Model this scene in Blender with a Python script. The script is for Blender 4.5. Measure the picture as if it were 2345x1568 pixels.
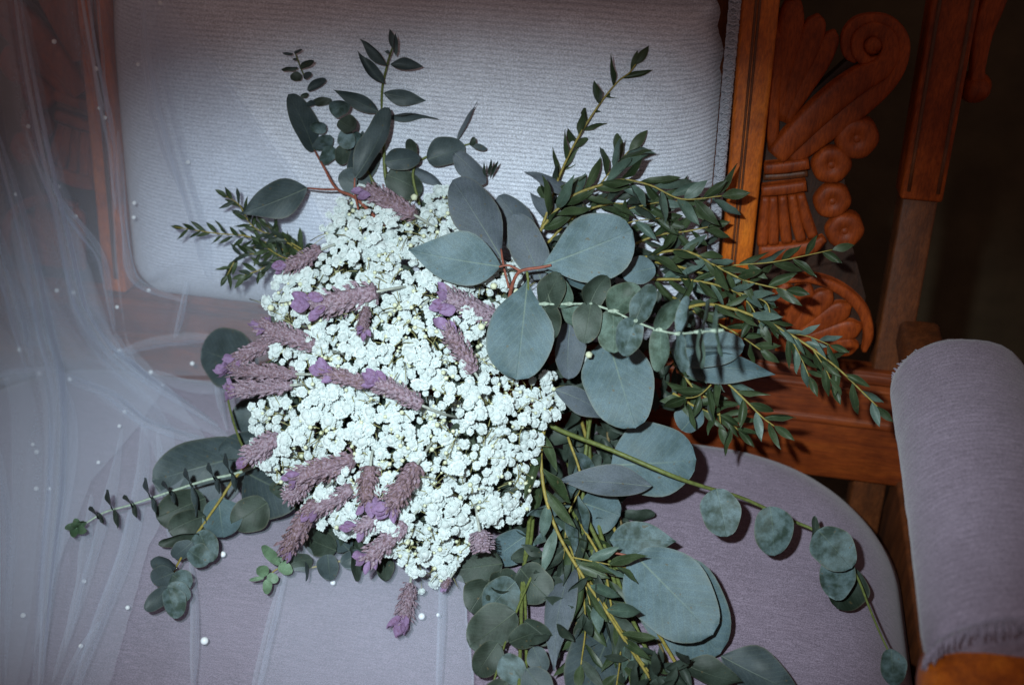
import bpy, bmesh, math, random
from mathutils import Vector, Matrix, noise
random.seed(7)
for o in list(bpy.data.objects): bpy.data.objects.remove(o)
scn = bpy.context.scene
COL = scn.collection
R = math.radians

# ------------------------------------------------------------------ camera
W, H = 2344.0, 1568.0                       # working units of the picture
LENS = 38.0
F = LENS / 36.0 * W
PITCH, YAW, ROLL, LEAN = R(38), R(10), R(0.5), R(12)
AX = Vector((-math.sin(YAW)*math.cos(PITCH), math.cos(YAW)*math.cos(PITCH), -math.sin(PITCH)))
_r = Vector((math.cos(YAW), math.sin(YAW), 0)); _u = _r.cross(AX)
RT = _r*math.cos(ROLL) + _u*math.sin(ROLL)
UP = _u*math.cos(ROLL) - _r*math.sin(ROLL)
def ray(px, py): return AX + RT*((px-W/2)/F) - UP*((py-H/2)/F)
CAM = -ray(1172, 914)*1.05                   # the crease of seat and back is the x axis
cd = bpy.data.cameras.new('camera'); cam = bpy.data.objects.new('camera', cd); COL.objects.link(cam)
cd.lens = LENS; cd.sensor_width = 36; cd.clip_start = 0.02; cd.clip_end = 50
cam.matrix_world = Matrix(((RT.x, UP.x, -AX.x, CAM.x), (RT.y, UP.y, -AX.y, CAM.y), (RT.z, UP.z, -AX.z, CAM.z), (0, 0, 0, 1)))
cd.dof.use_dof = True; cd.dof.focus_distance = 0.85; cd.dof.aperture_fstop = 4.0
scn.cycles.max_bounces = 5; scn.cycles.diffuse_bounces = 2; scn.cycles.glossy_bounces = 2; scn.cycles.transparent_max_bounces = 10
scn.camera = cam

# ------------------------------------------------------------------ light: the camera's flash in a dark room
wd = bpy.data.worlds.new('World'); scn.world = wd; wd.use_nodes = True
bgn = wd.node_tree.nodes['Background']
bgn.inputs[0].default_value = (1.0, 0.70, 0.62, 1); bgn.inputs[1].default_value = 0.15
fl = bpy.data.lights.new('camera_flash', 'SPOT'); flo = bpy.data.objects.new('camera_flash', fl); COL.objects.link(flo)
fl.energy = 47; fl.color = (0.80, 0.96, 1.0); fl.spot_size = R(58); fl.spot_blend = 1.0; fl.shadow_soft_size = 0.012
flo.location = CAM - RT*0.09 + UP*0.075
tgt = CAM + ray(1070, 1000)*0.9
flo.rotation_euler = (tgt - flo.location).to_track_quat('-Z', 'Y').to_euler(); flo.scale = (1.18, 0.77, 1.0)   # a flash throws a wide, low beam
vs = scn.view_settings
vs.view_transform = 'Standard'; vs.look = 'None'; vs.exposure = 0.0; vs.gamma = 1.0; vs.use_curve_mapping = False

# ------------------------------------------------------------------ placing
NB = Vector((0, -math.cos(LEAN), math.sin(LEAN)))    # normal of the leaning back, towards the sitter
AL = Vector((0, math.sin(LEAN), math.cos(LEAN)))     # up along the back
def at(px, py, d): return CAM + ray(px, py)*d
def d_seat(px, py):
    v = ray(px, py); return -CAM.z/v.z if v.z < -1e-4 else 9.0
def d_back(px, py):
    v = ray(px, py); return -(CAM.dot(NB))/v.dot(NB)
def base_d(px, py): return min(d_seat(px, py), d_back(px, py))
def soft_d(px, py, k=0.02):
    a, b = d_seat(px, py), d_back(px, py)
    m = min(a, b); return m - k*math.log(math.exp(-(a-m)/k) + math.exp(-(b-m)/k))
def P(px, py, v):
    """v < 0.5: metres in front of seat/back; otherwise distance from the camera"""
    return at(px, py, base_d(px, py)-v if v < 0.5 else v)
def bk(px, py, o=0.0):
    v = ray(px, py); p = CAM + v*((o-CAM.dot(NB))/v.dot(NB))
    return (p.x, p.dot(AL))
def Bp(x, h, o): return Vector((x, 0, 0)) + AL*h + NB*o
XC = -0.101                                         # the settee's middle
def mir(x): return 2*XC - x

# ------------------------------------------------------------------ materials
def newmat(name):
    m = bpy.data.materials.new(name); m.use_nodes = True
    return m, m.node_tree, m.node_tree.nodes['Principled BSDF']
def nd(t, typ, **kw):
    n = t.nodes.new(typ)
    for k, v in kw.items(): setattr(n, k, v)
    return n
def ramp(t, fac, stops):
    r = nd(t, 'ShaderNodeValToRGB'); e = r.color_ramp.elements
    while len(e) < len(stops): e.new(0.5)
    for i, (p, c) in enumerate(stops): e[i].position = p; e[i].color = (*c, 1)
    t.links.new(fac, r.inputs[0]); return r.outputs[0]
def mixc(t, fac, a, b, bt='MIX'):
    m = nd(t, 'ShaderNodeMix', data_type='RGBA', blend_type=bt)
    for s, v in ((m.inputs[0], fac), (m.inputs[6], a), (m.inputs[7], b)):
        if hasattr(v, 'links'): t.links.new(v, s)
        elif isinstance(v, (int, float)): s.default_value = v
        else: s.default_value = (*v, 1)
    return m.outputs[2]
def noise_n(t, vec, scale, detail=4, rough=0.6):
    n = nd(t, 'ShaderNodeTexNoise'); n.inputs['Scale'].default_value = scale
    n.inputs['Detail'].default_value = detail; n.inputs['Roughness'].default_value = rough
    if vec is not None: t.links.new(vec, n.inputs['Vector'])
    return n.outputs[0]
def math_n(t, op, a, b=None, c=None):
    m = nd(t, 'ShaderNodeMath', operation=op)
    for i, v in enumerate((a, b, c)):
        if v is None: continue
        if hasattr(v, 'links'): t.links.new(v, m.inputs[i])
        else: m.inputs[i].default_value = v
    return m.outputs[0]
def bump(t, b, h, strength, dist):
    n = nd(t, 'ShaderNodeBump'); n.inputs['Strength'].default_value = strength; n.inputs['Distance'].default_value = dist
    t.links.new(h, n.inputs['Height']); t.links.new(n.outputs[0], b.inputs['Normal'])

def fabric(name, direction, period, col, dark, depth=0.0012, ribw=1.0, slubw=1.1):
    m, t, b = newmat(name)
    tc = nd(t, 'ShaderNodeTexCoord'); geo = nd(t, 'ShaderNodeNewGeometry')
    pos = geo.outputs['Position']
    dv = nd(t, 'ShaderNodeVectorMath', operation='DOT_PRODUCT'); t.links.new(pos, dv.inputs[0]); dv.inputs[1].default_value = direction
    wob = noise_n(t, pos, 9, 1)
    ph = math_n(t, 'MULTIPLY_ADD', wob, 0.0045, dv.outputs['Value'])
    s = math_n(t, 'SINE', math_n(t, 'MULTIPLY', ph, 2*math.pi/period))
    rib = math_n(t, 'POWER', math_n(t, 'MULTIPLY_ADD', s, 0.5, 0.5), 0.6)
    # slubs: noise stretched along the rib
    mp = nd(t, 'ShaderNodeMapping'); t.links.new(pos, mp.inputs[0])
    sc = [900 if abs(c) > 0.5 else 90 for c in direction]; mp.inputs['Scale'].default_value = sc
    slub = noise_n(t, mp.outputs[0], 1.0, 1, 0.7)
    fine = noise_n(t, pos, 1100, 1, 0.8)
    cloud = noise_n(t, pos, 14, 2, 0.6)
    c1 = mixc(t, math_n(t, 'MULTIPLY_ADD', rib, 0.9*ribw, 0.5*(1-ribw)), dark, col)
    c2 = mixc(t, math_n(t, 'MULTIPLY', math_n(t, 'SUBTRACT', slub, 0.35), slubw), c1, tuple(min(1, k*1.25) for k in col))
    c3 = mixc(t, 0.7, c2, ramp(t, fine, [(0.3, (0.45, 0.43, 0.45)), (0.7, (1.45, 1.45, 1.48))]), 'MULTIPLY')
    c4 = mixc(t, 0.6, c3, ramp(t, cloud, [(0.3, (0.85, 0.82, 0.84)), (0.7, (1.1, 1.1, 1.12))]), 'MULTIPLY')
    t.links.new(c4, b.inputs['Base Color'])
    b.inputs['Roughness'].default_value = 0.85; b.inputs['Sheen Weight'].default_value = 0.25
    b.inputs['Specular IOR Level'].default_value = 0.2
    hh = math_n(t, 'ADD', math_n(t, 'MULTIPLY', rib, ribw), math_n(t, 'MULTIPLY', math_n(t, 'ADD', fine, slub), 0.5))
    bump(t, b, hh, 0.8, depth)
    return m
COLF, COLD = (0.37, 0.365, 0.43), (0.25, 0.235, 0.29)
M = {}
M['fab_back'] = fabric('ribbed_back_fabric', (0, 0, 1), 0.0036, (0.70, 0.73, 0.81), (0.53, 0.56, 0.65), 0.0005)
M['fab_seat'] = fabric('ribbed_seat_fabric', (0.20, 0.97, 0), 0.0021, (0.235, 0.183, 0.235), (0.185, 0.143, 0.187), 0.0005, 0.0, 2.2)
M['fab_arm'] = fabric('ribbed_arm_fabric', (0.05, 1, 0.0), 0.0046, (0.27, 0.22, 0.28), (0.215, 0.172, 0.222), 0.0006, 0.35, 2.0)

def wood(name, c0, c1, c2, grain_dir=2, spec=0.45):
    m, t, b = newmat(name)
    pos = nd(t, 'ShaderNodeNewGeometry').outputs['Position']
    mp = nd(t, 'ShaderNodeMapping'); t.links.new(pos, mp.inputs[0])
    s = [55, 55, 55]; s[grain_dir] = 7; mp.inputs['Scale'].default_value = s
    g = noise_n(t, mp.outputs[0], 1.5, 3, 0.65)
    mp2 = nd(t, 'ShaderNodeMapping'); t.links.new(pos, mp2.inputs[0])
    s2 = [700, 700, 700]; s2[grain_dir] = 60; mp2.inputs['Scale'].default_value = s2
    pore = noise_n(t, mp2.outputs[0], 1.0, 2, 0.7)
    col = ramp(t, g, [(0.28, c0), (0.5, c1), (0.75, c2)])
    col = mixc(t, 0.5, col, ramp(t, pore, [(0.35, (0.45, 0.4, 0.36)), (0.6, (1.15, 1.15, 1.15))]), 'MULTIPLY')
    dirt = noise_n(t, pos, 38, 3, 0.65)
    col = mixc(t, 0.55, col, ramp(t, dirt, [(0.35, (0.5, 0.42, 0.36)), (0.6, (1.1, 1.1, 1.1))]), 'MULTIPLY')
    t.links.new(col, b.inputs['Base Color'])
    b.inputs['Roughness'].default_value = 0.5; b.inputs['Specular IOR Level'].default_value = spec
    bump(t, b, math_n(t, 'ADD', pore, math_n(t, 'MULTIPLY', dirt, 1.5)), 0.35, 0.0006)
    return m
M['wood'] = wood('polished_red_brown_wood', (0.36, 0.07, 0.004), (0.55, 0.12, 0.006), (0.66, 0.17, 0.010))
M['wood_carved'] = wood('carved_red_brown_wood', (0.17, 0.028, 0.005), (0.28, 0.048, 0.007), (0.38, 0.070, 0.009), 2, 0.25)
M['wood_rail'] = wood('rail_red_brown_wood', (0.12, 0.021, 0.004), (0.20, 0.036, 0.005), (0.27, 0.055, 0.007), 0)
M['wood_dark'] = wood('dark_brown_wood', (0.08, 0.024, 0.008), (0.13, 0.036, 0.010), (0.18, 0.05, 0.013))

M['wood_recess'] = wood('recess_shade_wood', (0.02, 0.008, 0.004), (0.035, 0.012, 0.005), (0.055, 0.018, 0.007))  # near-black board colour stands in for the shade between the carvings
def plain(name, col, rough=0.6, nscale=60, var=0.35, spec=0.3):
    m, t, b = newmat(name)
    pos = nd(t, 'ShaderNodeTexCoord').outputs['Object']
    n = noise_n(t, pos, nscale, 4, 0.65)
    c = mixc(t, 1.0, col, ramp(t, n, [(0.3, (1-var,)*3), (0.7, (1+var,)*3)]), 'MULTIPLY')
    t.links.new(c, b.inputs['Base Color']); b.inputs['Roughness'].default_value = rough; b.inputs['Specular IOR Level'].default_value = spec
    return m
M['wall'] = plain('dark_brown_wall', (0.085, 0.060, 0.034), 0.85, 12, 0.25)
M['floor'] = plain('dark_carpet', (0.060, 0.044, 0.028), 0.95, 90, 0.4)
M['braid'] = plain('grey_braid', (0.40, 0.40, 0.46), 0.85, 800, 0.35)
M['stem_green'] = plain('green_stem', (0.12, 0.14, 0.04), 0.5, 300, 0.35)
M['stem_yellow'] = plain('yellow_green_stem', (0.27, 0.21, 0.05), 0.5, 300, 0.35)
M['stem_red'] = plain('reddish_stem', (0.24, 0.075, 0.05), 0.5, 300, 0.35)
M['stem_pale'] = plain('pale_green_stem', (0.34, 0.41, 0.33), 0.55, 300, 0.3)
M['stem_white'] = plain('waxy_white_stem', (0.52, 0.60, 0.58), 0.6, 300, 0.2)
M['stem_brown'] = plain('olive_brown_stem', (0.15, 0.11, 0.05), 0.6, 300, 0.4)
M['gyp_stem'] = plain('fine_olive_stem', (0.27, 0.25, 0.11), 0.6, 300, 0.4)
M['lav_stem'] = plain('woolly_grey_stem', (0.36, 0.38, 0.34), 0.9, 500, 0.3)
M['bud'] = plain('cream_bud', (0.62, 0.64, 0.46), 0.6, 300, 0.2)

def leafmat(name, col, col2, mottled=0.0, rough=0.5, vein=0.35, spec=0.35, backcol=None):
    m, t, b = newmat(name)
    ob = nd(t, 'ShaderNodeTexCoord').outputs['Object']
    rnd = nd(t, 'ShaderNodeObjectInfo').outputs['Random']
    pos = nd(t, 'ShaderNodeNewGeometry').outputs['Position']
    c = mixc(t, rnd, col, col2)
    n = noise_n(t, pos, 75 if mottled < .6 else 105, 2, 0.6)
    c = mixc(t, min(1, 0.5+mottled*0.5), c, ramp(t, n, [(0.36, (0.62-0.3*mottled, 0.66-0.28*mottled, 0.62-0.34*mottled)), (0.64, (1.12+0.3*mottled, 1.12+0.3*mottled, 1.14+0.35*mottled))]), 'MULTIPLY')
    fine = noise_n(t, pos, 1300, 0, 0.8)
    c = mixc(t, 0.45, c, ramp(t, fine, [(0.3, (0.65,)*3), (0.7, (1.3,)*3)]), 'MULTIPLY')
    sx = nd(t, 'ShaderNodeSeparateXYZ'); t.links.new(ob, sx.inputs[0])
    ax = math_n(t, 'ABSOLUTE', sx.outputs[0])
    mid = math_n(t, 'SUBTRACT', 1.0, math_n(t, 'SMOOTH_MIN', math_n(t, 'MULTIPLY', ax, 55.0), 1.0, 0.1))
    mid = math_n(t, 'MAXIMUM', mid, 0.0)
    fade = math_n(t, 'SUBTRACT', 1.0, sx.outputs[1])
    side = math_n(t, 'SINE', math_n(t, 'MULTIPLY', math_n(t, 'SUBTRACT', sx.outputs[1], math_n(t, 'MULTIPLY', ax, 0.9)), 62.0))
    side = math_n(t, 'MULTIPLY', math_n(t, 'POWER', math_n(t, 'MAXIMUM', side, 0.0), 8.0), 0.16)
    vf = math_n(t, 'MULTIPLY', math_n(t, 'ADD', math_n(t, 'MULTIPLY', mid, fade), side), vein)
    vf.node.use_clamp = True
    c = mixc(t, vf, c, (0.32, 0.38, 0.26))
    uv = nd(t, 'ShaderNodeUVMap').outputs[0]; su = nd(t, 'ShaderNodeSeparateXYZ'); t.links.new(uv, su.inputs[0])
    rim = math_n(t, 'MULTIPLY', math_n(t, 'POWER', math_n(t, 'ABSOLUTE', su.outputs[0]), 26.0), 0.4)
    c = mixc(t, rim, c, (0.20, 0.19, 0.13))
    spot = noise_n(t, pos, 210, 1, 0.7)
    c = mixc(t, math_n(t, 'MULTIPLY', math_n(t, 'GREATER_THAN', spot, 0.74), 0.6), c, (0.10, 0.075, 0.035))
    if backcol:
        bf = nd(t, 'ShaderNodeNewGeometry').outputs['Backfacing']
        c = mixc(t, bf, c, backcol)
    t.links.new(c, b.inputs['Base Color'])
    rr = math_n(t, 'MULTIPLY_ADD', n, 0.3, rough-0.1); t.links.new(rr, b.inputs['Roughness'])
    b.inputs['Specular IOR Level'].default_value = spec
    bump(t, b, math_n(t, 'ADD', n, math_n(t, 'MULTIPLY', mid, -0.6)), 0.35, 0.0009)
    return m
M['leaf_blue'] = leafmat('waxy_blue_green_leaf', (0.068, 0.108, 0.124), (0.106, 0.155, 0.176), 0.14, 0.55, 0.42)
M['leaf_grey'] = leafmat('matt_grey_leaf_underside', (0.080, 0.096, 0.118), (0.108, 0.126, 0.150), 0.0, 0.6, 0.35)
M['leaf_dusk'] = leafmat('dark_slate_leaf', (0.036, 0.052, 0.058), (0.056, 0.076, 0.083), 0.1, 0.5, 0.3)
M['leaf_mottled'] = leafmat('mottled_bloom_leaf', (0.052, 0.080, 0.080), (0.100, 0.140, 0.148), 0.9, 0.55, 0.2)
M['leaf_sage'] = leafmat('sage_green_round_leaf', (0.048, 0.076, 0.054), (0.090, 0.130, 0.108), 0.8, 0.55, 0.2)
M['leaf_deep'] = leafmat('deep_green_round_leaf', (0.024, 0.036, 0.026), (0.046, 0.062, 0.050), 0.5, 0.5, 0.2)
M['leaf_willow'] = leafmat('narrow_dark_green_leaf', (0.022, 0.038, 0.014), (0.046, 0.068, 0.030), 0.25, 0.42, 0.4)
M['leaf_silver'] = leafmat('narrow_silvery_leaf', (0.07, 0.11, 0.085), (0.10, 0.145, 0.13), 0.2, 0.42, 0.4)
M['leaf_bright'] = leafmat('young_green_leaf', (0.12, 0.20, 0.115), (0.15, 0.22, 0.15), 0.4, 0.5, 0.3)

def petalmat():
    m, t, b = newmat('white_petal')
    pos = nd(t, 'ShaderNodeNewGeometry').outputs['Position']
    n = noise_n(t, pos, 120, 3, 0.6); f = noise_n(t, pos, 900, 2, 0.8)
    c = ramp(t, n, [(0.3, (0.74, 0.80, 0.80)), (0.6, (0.86, 0.92, 0.93))])
    c = mixc(t, 0.5, c, ramp(t, f, [(0.3, (0.74, 0.76, 0.74)), (0.65, (1.06, 1.06, 1.06))]), 'MULTIPLY')
    t.links.new(c, b.inputs['Base Color']); b.inputs['Roughness'].default_value = 0.8; b.inputs['Specular IOR Level'].default_value = 0.15
    tl = nd(t, 'ShaderNodeBsdfTranslucent'); t.links.new(c, tl.inputs[0]); mx = nd(t, 'ShaderNodeMixShader'); mx.inputs[0].default_value = 0.35
    t.links.new(b.outputs[0], mx.inputs[1]); t.links.new(tl.outputs[0], mx.inputs[2]); t.links.new(mx.outputs[0], t.nodes['Material Output'].inputs[0])
    return m
M['petal'] = petalmat()
def lavmat(name, stops, scale):
    m, t, b = newmat(name)
    ob = nd(t, 'ShaderNodeTexCoord').outputs['Object']; pos = nd(t, 'ShaderNodeNewGeometry').outputs['Position']
    rnd = nd(t, 'ShaderNodeObjectInfo').outputs['Random']
    n = noise_n(t, pos, scale, 3, 0.75); n2 = noise_n(t, pos, scale*3.2, 2, 0.8)
    v = math_n(t, 'ADD', math_n(t, 'MULTIPLY', n, 0.75), math_n(t, 'MULTIPLY', rnd, 0.14)); v = math_n(t, 'ADD', v, math_n(t, 'MULTIPLY', n2, 0.16))
    c = ramp(t, v, stops)
    t.links.new(c, b.inputs['Base Color']); b.inputs['Roughness'].default_value = 0.85; b.inputs['Specular IOR Level'].default_value = 0.15
    return m
M['lav'] = lavmat('dusty_mauve_bracts', [(0.36, (0.07, 0.038, 0.028)), (0.45, (0.18, 0.115, 0.115)), (0.54, (0.23, 0.15, 0.20)), (0.62, (0.34, 0.27, 0.31)), (0.74, (0.27, 0.185, 0.33))], 480)
M['lav_tip'] = lavmat('lilac_petal', [(0.35, (0.15, 0.075, 0.13)), (0.5, (0.22, 0.135, 0.25)), (0.68, (0.28, 0.195, 0.33)), (0.8, (0.35, 0.28, 0.39))], 420)
def tulle():
    m = bpy.data.materials.new('sheer_tulle'); m.use_nodes = True; t = m.node_tree; t.nodes.clear()
    out = nd(t, 'ShaderNodeOutputMaterial'); g = nd(t, 'ShaderNodeNewGeometry')
    dot = nd(t, 'ShaderNodeVectorMath', operation='DOT_PRODUCT'); t.links.new(g.outputs['Normal'], dot.inputs[0]); t.links.new(g.outputs['Incoming'], dot.inputs[1])
    c = math_n(t, 'MAXIMUM', math_n(t, 'ABSOLUTE', dot.outputs['Value']), 0.16)
    fine = noise_n(t, g.outputs['Position'], 700, 2, 0.8)
    th = math_n(t, 'MULTIPLY_ADD', fine, 0.13, 0.06)
    a = math_n(t, 'MINIMUM', math_n(t, 'DIVIDE', th, c), 0.6)
    tr = nd(t, 'ShaderNodeBsdfTransparent'); df = nd(t, 'ShaderNodeBsdfDiffuse'); df.inputs[0].default_value = (0.80, 0.86, 1.0, 1)
    tl = nd(t, 'ShaderNodeBsdfTranslucent'); tl.inputs[0].default_value = (0.80, 0.86, 1.0, 1)
    mx0 = nd(t, 'ShaderNodeMixShader'); mx0.inputs[0].default_value = 0.3; t.links.new(df.outputs[0], mx0.inputs[1]); t.links.new(tl.outputs[0], mx0.inputs[2])
    mx = nd(t, 'ShaderNodeMixShader'); t.links.new(a, mx.inputs[0]); t.links.new(tr.outputs[0], mx.inputs[1]); t.links.new(mx0.outputs[0], mx.inputs[2])
    t.links.new(mx.outputs[0], out.inputs[0]); return m
M['tulle'] = tulle()
m, t, b = newmat('pearl'); b.inputs['Base Color'].default_value = (0.90, 0.92, 0.95, 1); b.inputs['Roughness'].default_value = 0.22; b.inputs['Coat Weight'].default_value = 0.6
M['pearl'] = m

# ------------------------------------------------------------------ object helpers
def mesh(name, vs, fs, mat, smooth=True):
    me = bpy.data.meshes.new(name); me.from_pydata([tuple(v) for v in vs], [], fs); me.update()
    if smooth: me.polygons.foreach_set('use_smooth', [True]*len(me.polygons))
    if mat: me.materials.append(M[mat] if isinstance(mat, str) else mat)
    return me
def link(name, me, parent=None, mw=None):
    """mw: wanted world matrix (parents are unrotated and unscaled)"""
    o = bpy.data.objects.new(name, me); COL.objects.link(o)
    mw = mw or Matrix.Identity(4)
    if parent is not None:
        o.parent = parent; o.matrix_parent_inverse = WM[parent.name].inverted()
    o.matrix_basis = mw; WM[o.name] = mw
    return o
WM = {}
def empty(name, loc, label, cat):
    o = bpy.data.objects.new(name, None); COL.objects.link(o); o.location = loc; o.empty_display_size = 0.05
    WM[o.name] = Matrix.Translation(Vector(loc)); o['label'] = label; o['category'] = cat
    return o
def box(x0, x1, y0, y1, z0, z1):
    v = [(x, y, z) for z in (z0, z1) for y in (y0, y1) for x in (x0, x1)]
    return v, [(0, 2, 3, 1), (4, 5, 7, 6), (0, 1, 5, 4), (2, 6, 7, 3), (0, 4, 6, 2), (1, 3, 7, 5)]
def bevelled(name, vs, fs, mat, parent, w=0.004, seg=3, label=None):
    me = mesh(name, vs, fs, mat, False)
    bm = bmesh.new(); bm.from_mesh(me); bmesh.ops.recalc_face_normals(bm, faces=bm.faces)
    bmesh.ops.bevel(bm, geom=list(bm.edges), offset=w, segments=seg, profile=0.5, affect='EDGES')
    bm.to_mesh(me); bm.free(); me.polygons.foreach_set('use_smooth', [True]*len(me.polygons))
    o = link(name, me, parent)
    if label: o['label'] = label
    return o
def catmull(pts, n=6):
    pts = [Vector(p) for p in pts]
    if len(pts) < 3: return [pts[0].lerp(pts[-1], i/n) for i in range(n+1)]
    q = [pts[0]*2-pts[1]] + pts + [pts[-1]*2-pts[-2]]; out = []
    for i in range(1, len(q)-2):
        a, b, c, d = q[i-1:i+3]
        for k in range(n):
            t = k/n; out.append(0.5*((2*b)+(c-a)*t+(2*a-5*b+4*c-d)*t*t+(3*b-a-3*c+d)*t**3))
    out.append(pts[-1]); return out
def tube(pts, r0, r1, seg=6, vs=None, fs=None):
    vs = [] if vs is None else vs; fs = [] if fs is None else fs
    b = len(vs); n = len(pts)
    for i, p in enumerate(pts):
        d = (pts[min(i+1, n-1)]-pts[max(i-1, 0)])
        d = d.normalized() if d.length > 1e-9 else Vector((0, 0, 1))
        s = d.cross(Vector((0.3, 0.2, 0.93))).normalized(); t = d.cross(s)
        r = r0+(r1-r0)*i/max(1, n-1)
        for k in range(seg):
            a = 2*math.pi*k/seg; vs.append(p+(s*math.cos(a)+t*math.sin(a))*r)
    for i in range(n-1):
        for k in range(seg):
            fs.append((b+i*seg+k, b+i*seg+(k+1) % seg, b+(i+1)*seg+(k+1) % seg, b+(i+1)*seg+k))
    fs.append(tuple(b+k for k in range(seg))[::-1]); fs.append(tuple(b+(n-1)*seg+k for k in range(seg)))
    return vs, fs

# ------------------------------------------------------------------ setting
def structure(name, vs, fs, mat):
    o = link(name, mesh(name, vs, fs, mat, False)); o['kind'] = 'structure'; return o
structure('floor', [(-3, -2.5, -0.44), (3, -2.5, -0.44), (3, 1.2, -0.44), (-3, 1.2, -0.44)], [(0, 1, 2, 3)], 'floor')
structure('wall', [(-3, 0.75, -0.44), (3, 0.75, -0.44), (3, 0.75, 2.0), (-3, 0.75, 2.0)], [(0, 1, 2, 3)], 'wall')

# ------------------------------------------------------------------ settee
settee = empty('settee', (XC, -0.25, -0.44), 'antique carved red-brown wooden settee with pale ribbed lilac-grey upholstery', 'settee')

# seat cushion: crowned, rounded corners
SX0, SX1, SY0, SY1 = mir(0.368), 0.368, -0.56, 0.012
def seat_cushion():
    nx, ny = 60, 46; vs = []; fs = []; cx, cy = (SX0+SX1)/2, (SY0+SY1)/2; hx, hy = (SX1-SX0)/2, (SY1-SY0)/2
    rc = 0.13
    for j in range(ny+1):
        for i in range(nx+1):
            u = -1+2*i/nx; v = -1+2*j/ny
            u = math.sin(u*math.pi/2)*0.35+u*0.65; v = math.sin(v*math.pi/2)*0.35+v*0.65
            x, y = u*hx, v*hy
            # pull corners into arcs
            ax, ay = abs(x), abs(y); m = max(ax/hx, ay/hy)
            if m > 0:
                # radius of rounded rect in this direction
                dx, dy = ax/m, ay/m
                ex, ey = dx-(hx-rc), dy-(hy-rc)
                if ex > 0 and ey > 0:
                    # scale so that the point lies on the corner arc
                    lo, hi = 0.5, 1.0
                    for _ in range(18):
                        md = (lo+hi)/2; qx, qy = dx*md-(hx-rc), dy*md-(hy-rc)
                        if qx > 0 and qy > 0 and qx*qx+qy*qy > rc*rc: hi = md
                        else: lo = md
                    x *= lo; y *= lo
            e = m
            z = -0.004-0.008*e**3 - 0.05*max(0, (e-0.86)/0.14)**2.2
            z += 0.0025*noise.noise(Vector((x*7, y*7, 0)))
            vs.append((cx+x, cy+y, z))
    for j in range(ny):
        for i in range(nx):
            a = j*(nx+1)+i; fs.append((a, a+1, a+nx+2, a+nx+1))
    # skirt down to the rail
    rim = [i for i in range(nx+1)]+[j*(nx+1)+nx for j in range(1, ny+1)]+[ny*(nx+1)+i for i in range(nx-1, -1, -1)]+[j*(nx+1) for j in range(ny-1, 0, -1)]
    b = len(vs)
    for k in rim: v = vs[k]; vs.append((v[0], v[1], -0.11))
    for k in range(len(rim)):
        q = (k+1) % len(rim); fs.append((rim[k], b+k, b+q, rim[q]))
    return vs, fs
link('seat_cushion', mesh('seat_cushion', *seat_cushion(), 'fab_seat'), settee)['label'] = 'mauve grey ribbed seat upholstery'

# back cushion: pillowed panel in the back's frame
def back_cushion():
    xl, xr, h0, h1, rc0 = -0.377, 0.157, 0.070, 0.394, 0.034
    nx, ny = 84, 52; vs = []; fs = []; cx, ch = (xl+xr)/2, (h0+h1)/2; hx, hh = (xr-xl)/2, (h1-h0)/2
    for j in range(ny+1):
        for i in range(nx+1):
            u = math.sin((-1+2*i/nx)*math.pi/2*0.98)/math.sin(math.pi/2*0.98); v = math.sin((-1+2*j/ny)*math.pi/2*0.98)/math.sin(math.pi/2*0.98)
            x, y = u*hx, v*hh; ax, ay = abs(x), abs(y); m = max(ax/hx, ay/hh, 1e-6); dx, dy = ax/m, ay/m; rc = rc0 if y < 0 else 0.010
            if dx > hx-rc and dy > hh-rc:
                lo, hi = 0.5, 1.0
                for _ in range(16):
                    md = (lo+hi)/2; qx, qy = dx*md-(hx-rc), dy*md-(hh-rc)
                    if qx > 0 and qy > 0 and qx*qx+qy*qy > rc*rc: hi = md
                    else: lo = md
                x *= lo; y *= lo
            edge = min(hx-ax, hh-ay)      # distance to the edge
            o = -0.004 + 0.038*(1-math.exp(-max(edge, 0)/0.026))
            # the top rolls away towards the rail
            top = max(0, (v-0.35)/0.65); o -= 0.016*top**2.0
            o += 0.0020*noise.noise(Vector((x*9, y*9, 3)))
            # pulled creases in the upper right corner
            kx, ky = x-hx+0.01, y-hh+0.05
            o += 0.0030*math.exp(-(kx*kx+ky*ky)/0.0022)*math.sin((kx*0.7+ky)*220)
            # the panel is a little wider at the foot
            wide = 0.013*(1-(y+hh)/(2*hh))
            xx = cx+x + (wide if x > 0 else -0.006*(1-(y+hh)/(2*hh)))*min(1, ax/hx)
            vs.append(Bp(xx, ch+y, o))
    for j in range(ny):
        for i in range(nx):
            a = j*(nx+1)+i; fs.append((a, a+1, a+nx+2, a+nx+1))
    return vs, fs
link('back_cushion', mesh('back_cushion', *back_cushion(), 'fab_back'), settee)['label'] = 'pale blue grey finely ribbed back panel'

# backing of the panel
def prism(c4, o0, o1):
    v = [Bp(x, h, o) for o in (o0, o1) for (x, h) in c4]; n = len(c4)
    return v, [tuple(range(n))[::-1], tuple(range(n, 2*n))]+[(i, (i+1) % n, n+(i+1) % n, n+i) for i in range(n)]
bevelled('back_board', *prism([(-0.38, 0.072), (0.18, 0.072), (0.17, 0.40), (-0.375, 0.40)], -0.03, -0.006), 'wood_dark', settee, 0.002, 1)

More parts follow.
